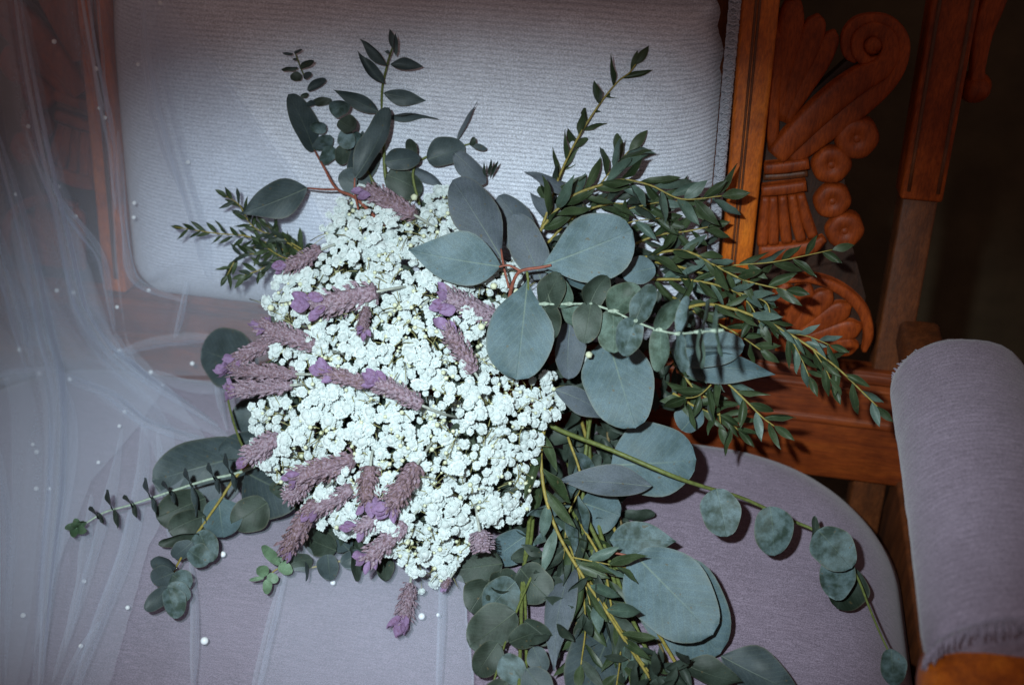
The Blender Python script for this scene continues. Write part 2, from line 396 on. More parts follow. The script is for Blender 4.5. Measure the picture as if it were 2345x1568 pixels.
# braid (gimp) round the panel: a flat tape with a row of worked loops, one on each side
def braid(p0, p1, name, wid=0.0095):
    a, b = Bp(*p0, 0.009), Bp(*p1, 0.009); L = (b-a).length; d = (b-a).normalized(); s = d.cross(NB).normalized()
    vs, fs = [], []
    n = max(2, int(L/0.0058))
    # tape
    rows = n*2
    for i in range(rows+1):
        c = a+d*(L*i/rows); w = wid*0.5*(1+0.06*math.sin(i*1.9))
        for k, (q, o) in enumerate(((-1, 0), (-0.85, 0.0025), (0, 0.0035), (0.85, 0.0025), (1, 0))): vs.append(c+s*(q*w)+NB*o)
    for i in range(rows):
        for k in range(4): q = i*5+k; fs.append((q, q+1, q+6, q+5))
    # worked loops: small arcs crossing the tape
    for i in range(n):
        c = a+d*(L*(i+0.5)/n); pts = []
        for k in range(7):
            t = k/6; pts.append(c+s*((t-0.5)*wid*0.95)+d*(0.0017*math.sin(t*math.pi)+0.0012*math.sin(t*9+i*2.1))+NB*(0.0030+0.0018*math.sin(t*math.pi)))
        tube(pts, 0.00085, 0.00085, 5, vs, fs)
        pts = [c+s*(wid*0.30*math.cos(q))+d*(0.0021*math.sin(q))+NB*(0.0046) for q in [x*math.pi/4 for x in range(9)]]
        tube(pts, 0.0006, 0.0006, 4, vs, fs)
    o = link(name, mesh(name, vs, fs, 'braid'), settee); return o
braid((0.1745, 0.10), (0.1620, 0.400), 'braid_trim')['label'] = 'grey looped braid edging'
braid((-0.375, 0.3985), (0.156, 0.3985), 'braid_trim')

def relief(name, pts, ws, hgt, o0, mat, parent, n=6, sidepts=9, mirror=False, ww=1.0):
    """a carved bar: rounded section swept along pts on the face of the back. pts (x,h); ws half widths"""
    c = catmull([Vector((x, h, w)) for (x, h), w in zip(pts, ws)], n); vs = []; fs = []; N = len(c)
    for i, p in enumerate(c):
        d = Vector((c[min(i+1, N-1)].x-c[max(i-1, 0)].x, c[min(i+1, N-1)].y-c[max(i-1, 0)].y)); d.normalize()
        sx, sh = -d.y, d.x; w = max(p.z*ww, 0.0004)
        hh = hgt*min(1, 0.45+0.55*w/max(ws))
        for k in range(sidepts):
            a = math.pi*k/(sidepts-1); q = math.copysign(abs(math.cos(a))**0.8, math.cos(a)) if k*2 != sidepts-1 else 0.0; o = math.sin(a)**0.26*hh if 0 < k < sidepts-1 else 0
            x, h = p.x+sx*w*q, p.y+sh*w*q
            vs.append(Bp(mir(x) if mirror else x, h, o0+o))
    for i in range(N-1):
        for k in range(sidepts-1):
            q = i*sidepts+k; f = (q, q+1, q+sidepts+1, q+sidepts); fs.append(f if mirror else f[::-1])
    fs.append(tuple(range(sidepts))); fs.append(tuple((N-1)*sidepts+k for k in range(sidepts))[::-1])
    # closing back faces
    for i in range(N-1): q = i*sidepts; fs.append((q, q+sidepts, q+2*sidepts-1, q+sidepts-1))
    me = mesh(name, vs, fs, mat)
    return link(name, me, parent)
def disc(name, c, r, hgt, o0, mat, parent, mirror=False, ring=True, petals=0):
    prof = [(0, 0.92), (0.1, 0.95), (0.15, 0.85), (0.19, 0.82), (0.24, 0.92), (0.5, 1.0), (0.75, 0.97), (0.92, 0.8), (1.0, 0.4), (1.0, -0.6)] if ring else [(0, 1), (0.3, 0.96), (0.6, 0.8), (0.85, 0.45), (1, 0), (1.0, -0.6)]
    seg = 28; vs = []; fs = []
    for (q, o) in prof:
        for k in range(seg):
            a = 2*math.pi*k/seg; rr = r*q*(1+(0.025*math.cos(a*petals) if petals and q > 0.4 else 0))
            x = c[0]+rr*math.cos(a); vs.append(Bp(mir(x) if mirror else x, c[1]+rr*math.sin(a), o0+o*hgt))
    for i in range(len(prof)-1):
        for k in range(seg):
            f = (i*seg+k, i*seg+(k+1) % seg, (i+1)*seg+(k+1) % seg, (i+1)*seg+k); fs.append(f[::-1] if not mirror else f)
    return link(name, mesh(name, vs, fs, mat), parent)
PXM = 0.000362
def Z(zx, zy): return bk(1593.9+zx*0.3886, zy*0.3886)
def Zs(l): return [Z(*p) for p in l]
for mr in (False, True):
    def mx(l): return [(mir(x), h) for x, h in l] if mr else l
    # stile with two beads
    c4 = [bk(1657, 600), bk(1724, 600), bk(1793, -80), bk(1702, -80)]
    c4 = [(x, h) for x, h in c4]
    st = bevelled('stile', *prism(mx([(c4[0][0]+0.003, 0.07), (c4[1][0]+0.002, 0.07), c4[2], c4[3]]), -0.03, 0.010), 'wood', settee, 0.003, 3)
    for f in (0.40, 0.50):
        a = (c4[0][0]+(c4[1][0]-c4[0][0])*f, 0.085); b_ = (c4[3][0]+(c4[2][0]-c4[3][0])*f, c4[3][1]-0.005)
        relief('bead', [a, b_], [0.0011, 0.0011], 0.0016, 0.0098, 'wood_dark', st, 10, 5, mr)
    # carved side panel
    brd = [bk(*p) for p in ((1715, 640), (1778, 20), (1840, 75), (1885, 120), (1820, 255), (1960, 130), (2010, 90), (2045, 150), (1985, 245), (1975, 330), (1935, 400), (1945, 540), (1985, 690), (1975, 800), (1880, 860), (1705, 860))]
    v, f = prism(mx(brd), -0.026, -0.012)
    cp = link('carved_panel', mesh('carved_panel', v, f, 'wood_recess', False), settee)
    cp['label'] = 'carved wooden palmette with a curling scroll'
    WC = 'wood_carved'
    relief('petal', Zs([(455, 900), (450, 560), (470, 300), (500, 120)]), [.004, .006, .007, .003], 0.009, -0.013, WC, cp, 6, 13, mr, 1.12)
    relief('petal', Zs([(490, 720), (520, 430), (555, 180), (572, 30), (572, 0)]), [.003, .0068, .0098, .0065, .001], 0.009, -0.013, WC, cp, 6, 13, mr, 1.12)
    relief('petal', Zs([(510, 730), (590, 480), (660, 300), (708, 150), (722, 95)]), [.003, .0066, .0086, .0075, .001], 0.009, -0.013, WC, cp, 6, 13, mr, 1.12)
    relief('petal', Zs([(530, 740), (640, 540), (740, 370), (800, 240), (822, 190)]), [.003, .006, .0072, .006, .001], 0.008, -0.013, WC, cp, 6, 13, mr, 1.12)
    relief('scroll', Zs([(470, 930), (560, 830), (700, 690), (850, 560), (980, 470), (1090, 410), (1145, 320), (1130, 225), (1045, 180), (965, 225), (955, 310), (1015, 370), (1080, 350)]), [.008, .0092, .0102, .0104, .0098, .0084, .0068, .006, .0054, .005, .0046, .004, .002], 0.012, -0.011, WC, cp, 6, 13, mr, 1.12)
    relief('scroll', Zs([(560, 960), (680, 850), (850, 720), (1010, 590), (1130, 470), (1195, 350), (1200, 240), (1130, 155), (1030, 135), (940, 160), (895, 240), (905, 330), (950, 375)]), [.006, .0085, .0095, .0097, .009, .0078, .0068, .006, .0055, .005, .0048, .004, .002], 0.009, -0.012, WC, cp, 6, 13, mr, 1.12)
    disc('boss', Z(1048, 272), 0.0098, 0.012, -0.012, WC, cp, mr, False)
    for y, x0, x1 in ((985, 400, 665), (1115, 385, 650)):
        relief('band', Zs([(x0, y+20), ((x0+x1)/2, y+8), (x1, y-12)]), [.0045, .0048, .0045], 0.011, -0.012, WC, cp, 6, 13, mr, 1.12)
    relief('band', Zs([(398, 1062), (520, 1056), (660, 1040)]), [.0030, .0030, .0030], 0.006, -0.013, 'wood_dark', cp, 6, 7, mr)
    for k, (a, b_, c_) in enumerate((((410, 1170), (400, 1330), (390, 1460)), ((455, 1170), (455, 1330), (455, 1450)), ((510, 1165), (520, 1320), (535, 1440)), ((565, 1160), (590, 1310), (620, 1430)), ((615, 1155), (650, 1300), (690, 1410)))):
        relief('flute', Zs([a, b_, c_]), [.0030, .0040, .0038], 0.009, -0.012, WC, cp, 6, 9, mr, 1.22)
    relief('leaf_base', Zs([(370, 1500), (520, 1500), (680, 1470), (760, 1420)]), [.006, .007, .006, .003], 0.010, -0.012, WC, cp, 6, 13, mr, 1.12)
    for (x, y, r) in ((950, 830, 128), (800, 985, 118), (805, 1200, 112), (878, 1375, 116)):
        disc('rosette', Z(x, y), r*0.3886*PXM, 0.009, -0.012, WC, cp, mr, True, 6)
    root = bk(1775, 805)
    for k, (tx, ty) in enumerate(((1800, 655), (1852, 655), (1905, 672), (1950, 705), (1976, 755), (1968, 800))):
        tp = bk(tx, ty)
        relief('shell_rib', [root, ((root[0]*0.55+tp[0]*0.45), root[1]*0.55+tp[1]*0.45), (root[0]*0.15+tp[0]*0.85, root[1]*0.15+tp[1]*0.85), tp], [.003, .0062, .0088, .002], 0.008, -0.012, WC, cp, 6, 13, mr, 1.12)
    relief('shell_rim', [bk(1795, 650), bk(1860, 644), bk(1925, 668), bk(1975, 715), bk(1990, 770), bk(1980, 812)], [.002, .0038, .0045, .0045, .004, .002], 0.010, -0.012, WC, cp, 6, 13, mr, 1.12)
    # outer post
    pt = bevelled('back_post', *prism(mx([(0.321, 0.232), (0.356, 0.232), (0.347, 0.46), (0.311, 0.46)]), -0.042, -0.012), 'wood_carved', settee, 0.003, 3)
    for f in (0.16, 0.84):
        relief('bead', [(0.321+0.035*f, 0.24), (0.311+0.036*f, 0.455)], [.0016, .0016], 0.0022, -0.0122, 'wood_dark', pt, 8, 5, mr)
    bevelled('back_post', *prism(mx([(0.345, -0.33), (0.378, -0.33), (0.354, 0.234), (0.324, 0.234)]), -0.046, -0.020), 'wood_dark', settee, 0.003, 3)
    # drop ornament hanging outside the post
    dp = relief('drop_ornament', [bk(2330, -60), bk(2285, 20), bk(2262, 90), bk(2254, 160), bk(2250, 200)], [.006, .010, .0085, .006, .006], 0.014, -0.03, 'wood_carved', settee, 6, 9, mr)
    disc('ball', bk(2250, 220), 0.0128, 0.016, -0.03, 'wood_carved', dp, mr, False)
    # arm
    sg = -1 if mr else 1
    def ax_(x): return mir(x) if mr else x
    xa, xw = 0.3665, 0.052
    vs, fs = [], []; n = 40; sec = 22
    for i in range(n+1):
        t = i/n; y = -0.088-0.268*t
        e = 1.0
        if t < 0.06: e = math.sqrt(max(0, 1-((0.06-t)/0.06)**2))*0.10+0.90
        if t > 0.94: e = math.sqrt(max(0, 1-((t-0.94)/0.06)**2))*0.10+0.90
        zc = 0.150+0.004*math.sin(t*3)
        for k in range(sec+1):
            a = math.pi*k/sec*1.30-math.pi*0.15
            w = xw*(1+0.06*t)*e; hh = 0.050*e
            puck = 1+0.02*noise.noise(Vector((k*0.5, t*16, 5)))+0.015*math.sin(t*55+k)*math.exp(-min(t, 1-t)*14)
            vs.append(Vector((ax_(xa+w*math.cos(a)*-1*puck), y, zc+hh*math.sin(a)*puck*(1 if math.sin(a) > 0 else 0.6))))
    for i in range(n):
        for k in range(sec): q = i*(sec+1)+k; f = (q, q+1, q+sec+2, q+sec+1); fs.append(f if mr else f[::-1])
    fs.append(tuple(range(sec+1))); fs.append(tuple(n*(sec+1)+k for k in range(sec+1))[::-1])
    ap = link('arm_pad', mesh('arm_pad', vs, fs, 'fab_arm'), settee); ap['label'] = 'padded lilac grey ribbed armrest'
    # frayed fringe at the front and the back of the pad
    for (t, y0, dy, nf, ln) in ((1, -0.354, -1, 230, 0.007), (0, -0.090, 1, 60, 0.005)):
        vs, fs = [], []
        for q in range(nf):
            a = math.pi*(q+random.random())/nf*1.24-math.pi*0.12; w = (0.053 if t else 0.047)*1.03; hh = 0.0465 if t else 0.04
            p = Vector((ax_(xa-w*math.cos(a)), y0, 0.151+hh*math.sin(a)*(1 if math.sin(a) > 0 else 0.6)))
            l = ln*random.uniform(0.6, 1.2)
            p2 = p+Vector((random.uniform(-.0015, .0015), dy*l*0.8, -l*0.35+random.uniform(-.001, .001))); p3 = p2+Vector((random.uniform(-.001, .001), dy*l*0.25, -l*0.3))
            tube([p, p2, p3], 0.0011, 0.0004, 4, vs, fs)
        link('fringe', mesh('fringe', vs, fs, 'fab_arm'), ap)
    x0, x1 = sorted((ax_(0.318), ax_(0.412)))
    bevelled('arm_rail', *box(x0+0.012, x1-0.012, -0.395, -0.10, 0.098, 0.130), 'wood_dark', settee, 0.008, 4)
    x0, x1 = sorted((ax_(0.345), ax_(0.380)))
    bevelled('arm_link', *box(x0, x1, -0.11, 0.05, 0.085, 0.112), 'wood_dark', settee, 0.006, 3)
    # rounded arm front
    vs, fs = [], []; ny, sec = 18, 20
    for i in range(ny+1):
        t = i/ny; y = -0.345-0.150*t; drop = 0.05*t**2.2; w = 0.054*(1+0.10*math.sin(t*3.1)); 
        if t > 0.8: w *= math.sqrt(max(0.02, 1-((t-0.8)/0.2)**2))*0.6+0.4
        for k in range(sec):
            a = 2*math.pi*k/sec; ca, sa = math.cos(a), math.sin(a)
            vs.append(Vector((ax_(xa+w*math.copysign(abs(ca)**0.7, ca)), y, 0.138-drop+(0.030 if sa > 0 else 0.04)*math.copysign(abs(sa)**0.7, sa)*(1-0.35*t))))
    for i in range(ny):
        for k in range(sec): f = (i*sec+k, i*sec+(k+1) % sec, (i+1)*sec+(k+1) % sec, (i+1)*sec+k); fs.append(f if not mr else f[::-1])
    fs.append(tuple(range(sec))[::-1]); fs.append(tuple(ny*sec+k for k in range(sec)))
    link('arm_front', mesh('arm_front', vs, fs, 'wood'), settee)
    x0, x1 = sorted((ax_(0.338), ax_(0.392)))
    bevelled('arm_post', *box(x0, x1, -0.455, -0.405, -0.12, 0.115), 'wood_dark', settee, 0.006, 3)
    x0, x1 = sorted((ax_(0.372), ax_(0.400)))
    bevelled('side_rail', *box(x0, x1, -0.50, 0.02, -0.16, -0.045), 'wood_dark', settee, 0.004, 3)
    for (y0, y1) in ((-0.56, -0.51), (-0.045, 0.005)):
        x0, x1 = sorted((ax_(0.335), ax_(0.385)))
        bevelled('leg', *box(x0, x1, y0, y1, -0.44, -0.163), 'wood_dark', settee, 0.006, 3)
# bottom rail of the back, moulded
bevelled('bottom_rail', *prism([(mir(0.385), -0.05), (0.385, -0.05), (0.385, 0.068), (mir(0.385), 0.068)], -0.036, -0.012), 'wood_rail', settee, 0.003, 3)
for h, w in ((0.062, 0.0055), (0.048, 0.002), (0.014, 0.004)):
    relief('moulding', [(mir(0.384), h), (0.384, h)], [w, w], w*1.0, -0.0125, 'wood_rail', settee, 30, 7)
bevelled('top_rail', *prism([(mir(0.22), 0.401), (0.22, 0.401), (0.21, 0.46), (mir(0.21), 0.46)], -0.03, 0.004), 'wood', settee, 0.005, 3)
bevelled('front_rail', *box(mir(0.36), 0.36, -0.585, -0.563, -0.16, -0.05), 'wood_rail', settee, 0.004, 3)

# ------------------------------------------------------------------ bridal veil
veil = empty('bridal_veil', tuple(P(300, 1100, 0.0)), 'sheer white tulle bridal veil sewn with pearls, draped over the settee\'s side', 'veil')
def pl_dist(x, y, pl):
    best = 1e9; tt = 0
    L = len(pl)-1
    for i in range(L):
        ax, ay = pl[i]; bx, by = pl[i+1]; dx, dy = bx-ax, by-ay
        t = max(0, min(1, ((x-ax)*dx+(y-ay)*dy)/(dx*dx+dy*dy))); qx, qy = ax+dx*t-x, ay+dy*t-y; d = qx*qx+qy*qy
        if d < best: best = d; tt = (i+t)/L; sgn = 1 if dx*(y-ay)-dy*(x-ax) > 0 else -1
    return math.sqrt(best)*sgn, tt
FOLDS = [  # polyline, width (right side), width (left side), height
    ([(20, -150), (60, 120), (100, 330), (140, 500), (185, 700), (250, 800), (340, 870), (500, 975)], 10, 34, .016),
    ([(175, -150), (205, 60), (230, 200), (255, 330), (265, 480)], 9, 24, .010),
    ([(-60, 200), (0, 340), (65, 560), (105, 760), (128, 850), (138, 950), (132, 1120), (110, 1330), (90, 1600)], 12, 42, .018),
    ([(60, 300), (120, 440), (190, 530), (235, 600), (262, 760)], 9, 26, .011),
    ([(-150, 420), (-20, 520), (50, 760), (70, 860)], 14, 40, .016),
    ([(120, 848), (190, 880), (255, 905), (330, 965), (430, 1000), (520, 1020)], 9, 26, .010),
    ([(250, 820), (330, 790), (430, 775), (540, 775)], 8, 26, .007),
    ([(330, 960), (325, 1090), (290, 1260), (225, 1430), (150, 1640)], 11, 38, .008),
    ([(436, 1270), (446, 1420), (440, 1640)], 5, 22, .006),
    ([(660, 1290), (628, 1400), (590, 1560), (575, 1650)], 5, 26, .005),
    ([(1010, 1290), (1012, 1400), (1000, 1640)], 5, 20, .003),
    ([(330, -100), (352, 120), (400, 330), (455, 520), (480, 640)], 16, 44, .009),
    ([(430, 640), (415, 720), (400, 775)], 5, 16, .006),
    ([(-100, 900), (20, 860), (120, 850)], 10, 30, .008),
    ([(262, 760), (300, 830), (345, 880)], 8, 22, .007),
    ([(520, 780), (500, 880), (520, 985)], 6, 18, .005),
    ([(-20, 980), (10, 1200), (5, 1600)], 12, 40, .008),
    ([(210, 1130), (190, 1300), (150, 1480)], 8, 26, .005),
    ([(270, 300), (285, 520), (310, 640), (420, 690)], 8, 20, .006),
]
EDGE = [(-160, 290), (0, 388), (80, 448), (200, 530), (330, 622), (440, 705), (560, 770), (700, 800), (800, 840), (900, 900), (1200, 1000), (1330, 1062), (1568, 1085), (1760, 1090)]
def lin(tab, y):
    for (a, b), (c, d) in zip(tab, tab[1:]):
        if y <= c: return b+(d-b)*max(0, (y-a))/(c-a)
    return tab[-1][1]
def veil_lift(x, y, layer=0):
    onback = max(0, min(1, (820-y)/120))
    l = 0.006+0.032*onback*(1 if x > 230 else 1)
    if layer: l += 0.010
    for k, (pl, wr, wl, h) in enumerate(FOLDS):
        off = (25 if layer else 0)
        d, t = pl_dist(x+off, y+off*0.4, pl)
        if abs(d) > 140: continue
        w = wr*0.5 if d < 0 else wl*0.8
        ends = min(1, t*3, (1-t)*3)**0.8
        l += 1.25*h*ends*math.exp(-abs(d/w)**1.5)*(0.7 if layer else 1)
    l += 0.004*(0.5+noise.noise(Vector((x/130.0+layer*7, y/260.0, 1+layer))))+0.0018*noise.noise(Vector((x/38.0, y/110.0, 5+layer)))
    return l
def veil_sheet(x00, edge, layer, nx, ny, ya=-160, yb=1740):
    vs, fs = [], []
    for j in range(ny+1):
        y = ya+(yb-ya)*j/ny; xe = lin(edge, y); x0 = lin(x00, y) if isinstance(x00, list) else x00
        for i in range(nx+1):
            x = x0+(xe-x0)*(i/nx)
            if i == nx: x += 4*noise.noise(Vector((0, y/40.0, 2)))
            vs.append(at(x, y, soft_d(x, y)-veil_lift(x, y, layer)))
    for j in range(ny):
        for i in range(nx): q = j*(nx+1)+i; fs.append((q, q+1, q+nx+2, q+nx+1))
    return mesh('tulle', vs, fs, 'tulle')
link('tulle', veil_sheet(-260, EDGE, 0, 300, 220), veil)
link('tulle', veil_sheet([(-160, 170), (0, 215), (300, 250), (600, 262), (860, 300)], [(-160, 282), (0, 380), (80, 438), (200, 519), (330, 608), (440, 688), (560, 750), (700, 770), (860, 800)], 1, 90, 110, -160, 860), veil)
EDGE2 = [(-160, 130), (0, 190), (200, 240), (400, 262), (600, 268), (780, 290), (900, 400), (1000, 470), (1100, 420), (1250, 340), (1400, 300), (1568, 250), (1760, 200)]
link('tulle', veil_sheet(-260, EDGE2, 1, 110, 200), veil)
EDGE3 = [(-160, 20), (0, 60), (300, 120), (600, 200), (800, 270), (880, 380), (960, 330), (1100, 210), (1300, 130), (1568, 60), (1760, 40)]
link('tulle', veil_sheet(-260, EDGE3, 2, 80, 160), veil)
vs, fs = [], []
for j in range(241):
    y = -160+1900*j/240; xe = lin(EDGE, y)+4*noise.noise(Vector((0, y/40.0, 2)))
    for q in (-4.5, -1.5, 1.0): vs.append(at(xe+q, y, soft_d(xe+q, y)-veil_lift(xe+q, y)-.0008))
for j in range(240):
    for k in (0, 1): q = j*3+k; fs.append((q, q+1, q+4, q+3))
link('hem', mesh('hem', vs, fs, 'tulle'), veil)
# gathered pleats: the net folded over on itself
def pleat(pl, w, h, seed):
    rr = random.Random(seed); c = catmull([Vector((x, y, 0)) for x, y in pl], 14); vs, fs = [], []; N = len(c); sec = 12
    for i, p in enumerate(c):
        t = i/(N-1); d = (c[min(i+1, N-1)]-c[max(i-1, 0)]).normalized(); nx_, ny_ = -d.y, d.x
        env = max(0.0, math.sin(math.pi*t))**.6
        ww = w*1.15*(0.15+0.85*env)*(1+.4*noise.noise(Vector((t*4, seed, 0)))); hh = h*1.0*env*(1+.4*noise.noise(Vector((t*6, seed, 9))))
        for k in range(sec+1):
            q = -1+2*k/sec
            lift = (0.5+0.5*math.cos(math.pi*q))**1.3*hh+0.0012; q2 = q+0.22*math.sin(math.pi*q)
            x, y = p.x+nx_*q2*ww, p.y+ny_*q2*ww
            vs.append(at(x, y, soft_d(x, y)-veil_lift(x, y)*0.6-veil_lift(p.x, p.y)*0.4-lift))
    for i in range(N-1):
        for k in range(sec): q = i*(sec+1)+k; fs.append((q, q+1, q+sec+2, q+sec+1))
    link('pleat', mesh('pleat', vs, fs, 'tulle'), veil)
for k, (pl, wr, wl, h) in enumerate(FOLDS):
    pleat(pl, (wr+wl)*0.34, max(.006, h*0.9), k)
for k, (pl, w_, h_) in enumerate((([(90, 300), (150, 520), (200, 720), (270, 830), (380, 920), (520, 1000)], 26, .012), ([(-30, 560), (40, 700), (110, 850), (140, 1000), (120, 1250), (80, 1580)], 30, .012), ([(30, 500), (90, 680), (160, 800), (260, 880), (360, 980), (380, 1080)], 34, .014), ([(210, -100), (228, 150), (245, 260)], 12, .008), ([(-80, 650), (20, 820), (60, 1000), (50, 1300), (20, 1600)], 30, .012), ([(280, 980), (255, 1120), (205, 1300), (120, 1560)], 12, .006), ([(360, 985), (380, 1140), (395, 1260)], 10, .005), ([(350, 850), (420, 880), (500, 885), (560, 870)], 14, .006), ([(330, 20), (345, 200), (375, 320), (420, 450)], 14, .007), ([(230, 1420), (180, 1500), (130, 1600)], 9, .005))):
    pleat(pl, w_, h_, 40+k)
link('tulle', veil_sheet([(1150, 700), (1290, 658), (1400, 626), (1560, 590), (1740, 560)], EDGE, 1, 70, 80, 1150), veil)
PEARLS = [(124, 96), (220, 158), (228, 248), (240, 270), (65, 290), (430, 372), (316, 148), (133, 428), (173, 496), (307, 465), (306, 498), (130, 665), (268, 703), (168, 670), (340, 665), (273, 803), (345, 852), (372, 882), (160, 868), (90, 855), (285, 942), (273, 975), (75, 1017), (84, 1034), (225, 1058), (83, 1118), (113, 1119), (510, 1268), (192, 1330), (292, 1390), (53, 1408), (185, 1478), (468, 1466), (965, 1410), (1003, 1407), (762, 1333), (440, 832), (443, 1328), (595, 440), (367, 8), (45, 800), (36, 445)]
bm = bmesh.new(); bmesh.ops.create_uvsphere(bm, u_segments=14, v_segments=10, radius=1); pm = bpy.data.meshes.new('pearl'); bm.to_mesh(pm); bm.free()
pm.polygons.foreach_set('use_smooth', [True]*len(pm.polygons)); pm.materials.append(M['pearl'])
big = {(468, 1466): 1.5, (965, 1410): 1.35, (510, 1268): 1.25, (1003, 1407): 0.8}
for (x, y) in PEARLS:
    r = 0.0020*big.get((x, y), random.uniform(0.85, 1.1))
    d = soft_d(x, y)-veil_lift(x, y)-r*0.8
    link('pearl', pm, veil, Matrix.Translation(at(x, y, d)) @ Matrix.Scale(r, 4))

# ------------------------------------------------------------------ bouquet
bq = empty('bouquet', tuple(P(1000, 1250, 0.0)), 'bridal bouquet of white baby\'s breath, lavender and trailing eucalyptus lying on the seat', 'bouquet')
def prof(shape, t):
    if shape == 'oval': return math.sqrt(max(0, 1-abs(2*t-1)**2.15))*(0.96+0.05*math.sin(t*5))
    if shape == 'dollar': return math.sin(math.pi/2*min(1, t/.58))**1.25 if t < .58 else math.sqrt(max(0, 1-((t-.58)/.42)**2.1))
    if shape == 'point': return max(0, math.sin(math.pi*t**.80))**1.05
    return max(0, math.sin(math.pi*t**.88))**1.0
rl = random.Random(3)
LM = {}
def leaf_mesh(shape, mat, k):
    key = (shape, mat, k)
    if key in LM: return LM[key]
    rr = random.Random(hash(shape) % 1000+k*17 if False else len(shape)*31+k*17)
    nT, nX = (16, 6) if shape != 'willow' else (9, 4)
    cup = (0.10, 0.28, -0.12, 0.18, 0.5, -0.3)[k]; bend = (0.05, -0.10, 0.12, -0.03, -0.14, 0.10)[k]; skew = (0.04, -0.05, 0.02, 0.07, -0.09, 0.06)[k]; twist = (0.1, -0.25, 0.2, 0.35, -0.4, 0.5)[k]
    vs, fs = [], []
    for i in range(nT+1):
        t = 0.35*i/nT+0.65*(1-math.cos(math.pi*i/nT))/2; w = max(prof(shape, t), 0.012)
        for j in range(nX+1):
            u = -1+2*j/nX; x = u*w*0.5*(1+0.05*math.sin(t*9+k*2)*u)
            z = cup*(x*x)*1.2+bend*math.sin(t*math.pi)*0.9+twist*x*(t-0.4)*0.5+0.018*math.sin(t*11+u*3+k)*abs(u)
            z += 0.02*(1-abs(u))*-1*(1-t)
            vs.append((x+skew*math.sin(t*math.pi), t, z))
    for i in range(nT):
        for j in range(nX): q = i*(nX+1)+j; fs.append((q, q+1, q+nX+2, q+nX+1))
    me = LM[key] = mesh(shape+'_leaf', vs, fs, mat); ul = me.uv_layers.new(name='UVMap')
    for lp in me.loops: ul.data[lp.index].uv = (-1+2*(lp.vertex_index % (nX+1))/nX, (lp.vertex_index//(nX+1))/nT)
    return LM[key]
def leaf_mat4(B, T, wid, roll=0.0):
    y = T-B; L = y.length; yn = y/L
    z = (CAM-(B+T)*0.5); z = (z-yn*z.dot(yn)).normalized()
    x = yn.cross(z)
    c, s = math.cos(roll), math.sin(roll); x2 = x*c+z*s; z2 = z*c-x*s
    return Matrix(((x2.x*wid, y.x, z2.x*L, B.x), (x2.y*wid, y.y, z2.y*L, B.y), (x2.z*wid, y.z, z2.z*L, B.z), (0, 0, 0, 1)))
NLEAF = [0]
def leaf(parent, b, t, w, shape='oval', mat='leaf_blue', roll=0.0, k=None, label=None):
    """b, t: (px, py, depth-or-lift); w in working px"""
    B, T = P(*b), P(*t); d = (B-CAM).dot(AX)
    k = rl.randrange(6) if k is None else k
    o = link('leaf', leaf_mesh(shape, mat, k), parent, leaf_mat4(B, T, w*d/F, R(roll)))
    NLEAF[0] += 1
    if label: o['label'] = label
    return o
def stem(name, pts, r0, r1, mat, parent=None, n=6, label=None):
    c = catmull([P(*p) for p in pts], n); me = mesh(name, *tube(c, r0, r1, 7), mat)
    o = link(name, me, parent or bq)
    if label: o['label'] = label
    return o

# --- silver dollar leaves on top of the dome: the three-leaf sprig
sd = stem('silver_dollar_eucalyptus', [(1165, 690, .86), (1172, 655, .852), (1190, 622, .845), (1240, 612, .84), (1262, 607, .838)], .0017, .0010, 'stem_red', label='twig of three large round blue-green eucalyptus leaves')
leaf(sd, (1236, 612, .842), (1448, 528, .832), 158, 'dollar', 'leaf_blue', -8, 0)
leaf(sd, (1146, 611, .846), (934, 572, .838), 124, 'point', 'leaf_blue', 6, 2)
leaf(sd, (1208, 640, .843), (1182, 870, .822), 152, 'dollar', 'leaf_blue', 4, 0)
link('twig', mesh('twig', *tube(catmull([P(1142, 611, .846), P(1165, 608, .846), P(1190, 620, .845)]), .0008, .0011), 'stem_red'), sd)
link('twig', mesh('twig', *tube(catmull([P(1206, 622, .845), P(1209, 645, .843), P(1209, 680, .84)]), .0012, .0008), 'stem_green'), sd)
leaf(sd, (1150, 598, .868), (1036, 412, .872), 118, 'dollar', 'leaf_grey', 24, 3)
link('twig', mesh('twig', *tube(catmull([P(1147, 570, .868), P(1152, 605, .862), P(1165, 660, .858)]), .0008, .0011), 'stem_red'), sd)

# --- other big leaves around the centre
g = stem('silver_dollar_eucalyptus', [(1330, 1180, .89), (1345, 1000, .91), (1372, 860, .89), (1398, 790, .875)], .002, .0011, 'stem_green', label='branch of broad blue-green eucalyptus leaves beside the white flowers')
leaf(g, (1392, 776, .878), (1455, 980, .852), 160, 'oval', 'leaf_blue', -6, 0)
leaf(g, (1398, 1064, .895), (1594, 1052, .872), 172, 'oval', 'leaf_blue', 8, 1)
leaf(g, (1492, 1112, .868), (1276, 1100, .862), 78, 'point', 'leaf_grey', -20, 0)
leaf(g, (1306, 735, .875), (1300, 868, .872), 72, 'oval', 'leaf_grey', 14, 1)
leaf(g, (1270, 890, .875), (1402, 962, .885), 62, 'point', 'leaf_grey', 25, 2)
leaf(g, (1500, 612, .872), (1424, 632, .868), 66, 'oval', 'leaf_blue', -10, 0)
leaf(g, (1248, 622, .858), (1408, 640, .862), 70, 'dollar', 'leaf_blue', 12, 1)
leaf(g, (1130, 770, .872), (1026, 738, .852), 48, 'point', 'leaf_grey', -12, 0)
leaf(g, (1545, 838, .88), (1775, 857, .852), 78, 'point', 'leaf_blue', -18, 1)
leaf(g, (1535, 800, .89), (1705, 790, .86), 90, 'oval', 'leaf_blue', 4, 0)
leaf(g, (1232, 590, .885), (1142, 448, .90), 92, 'oval', 'leaf_grey', 22, 1)
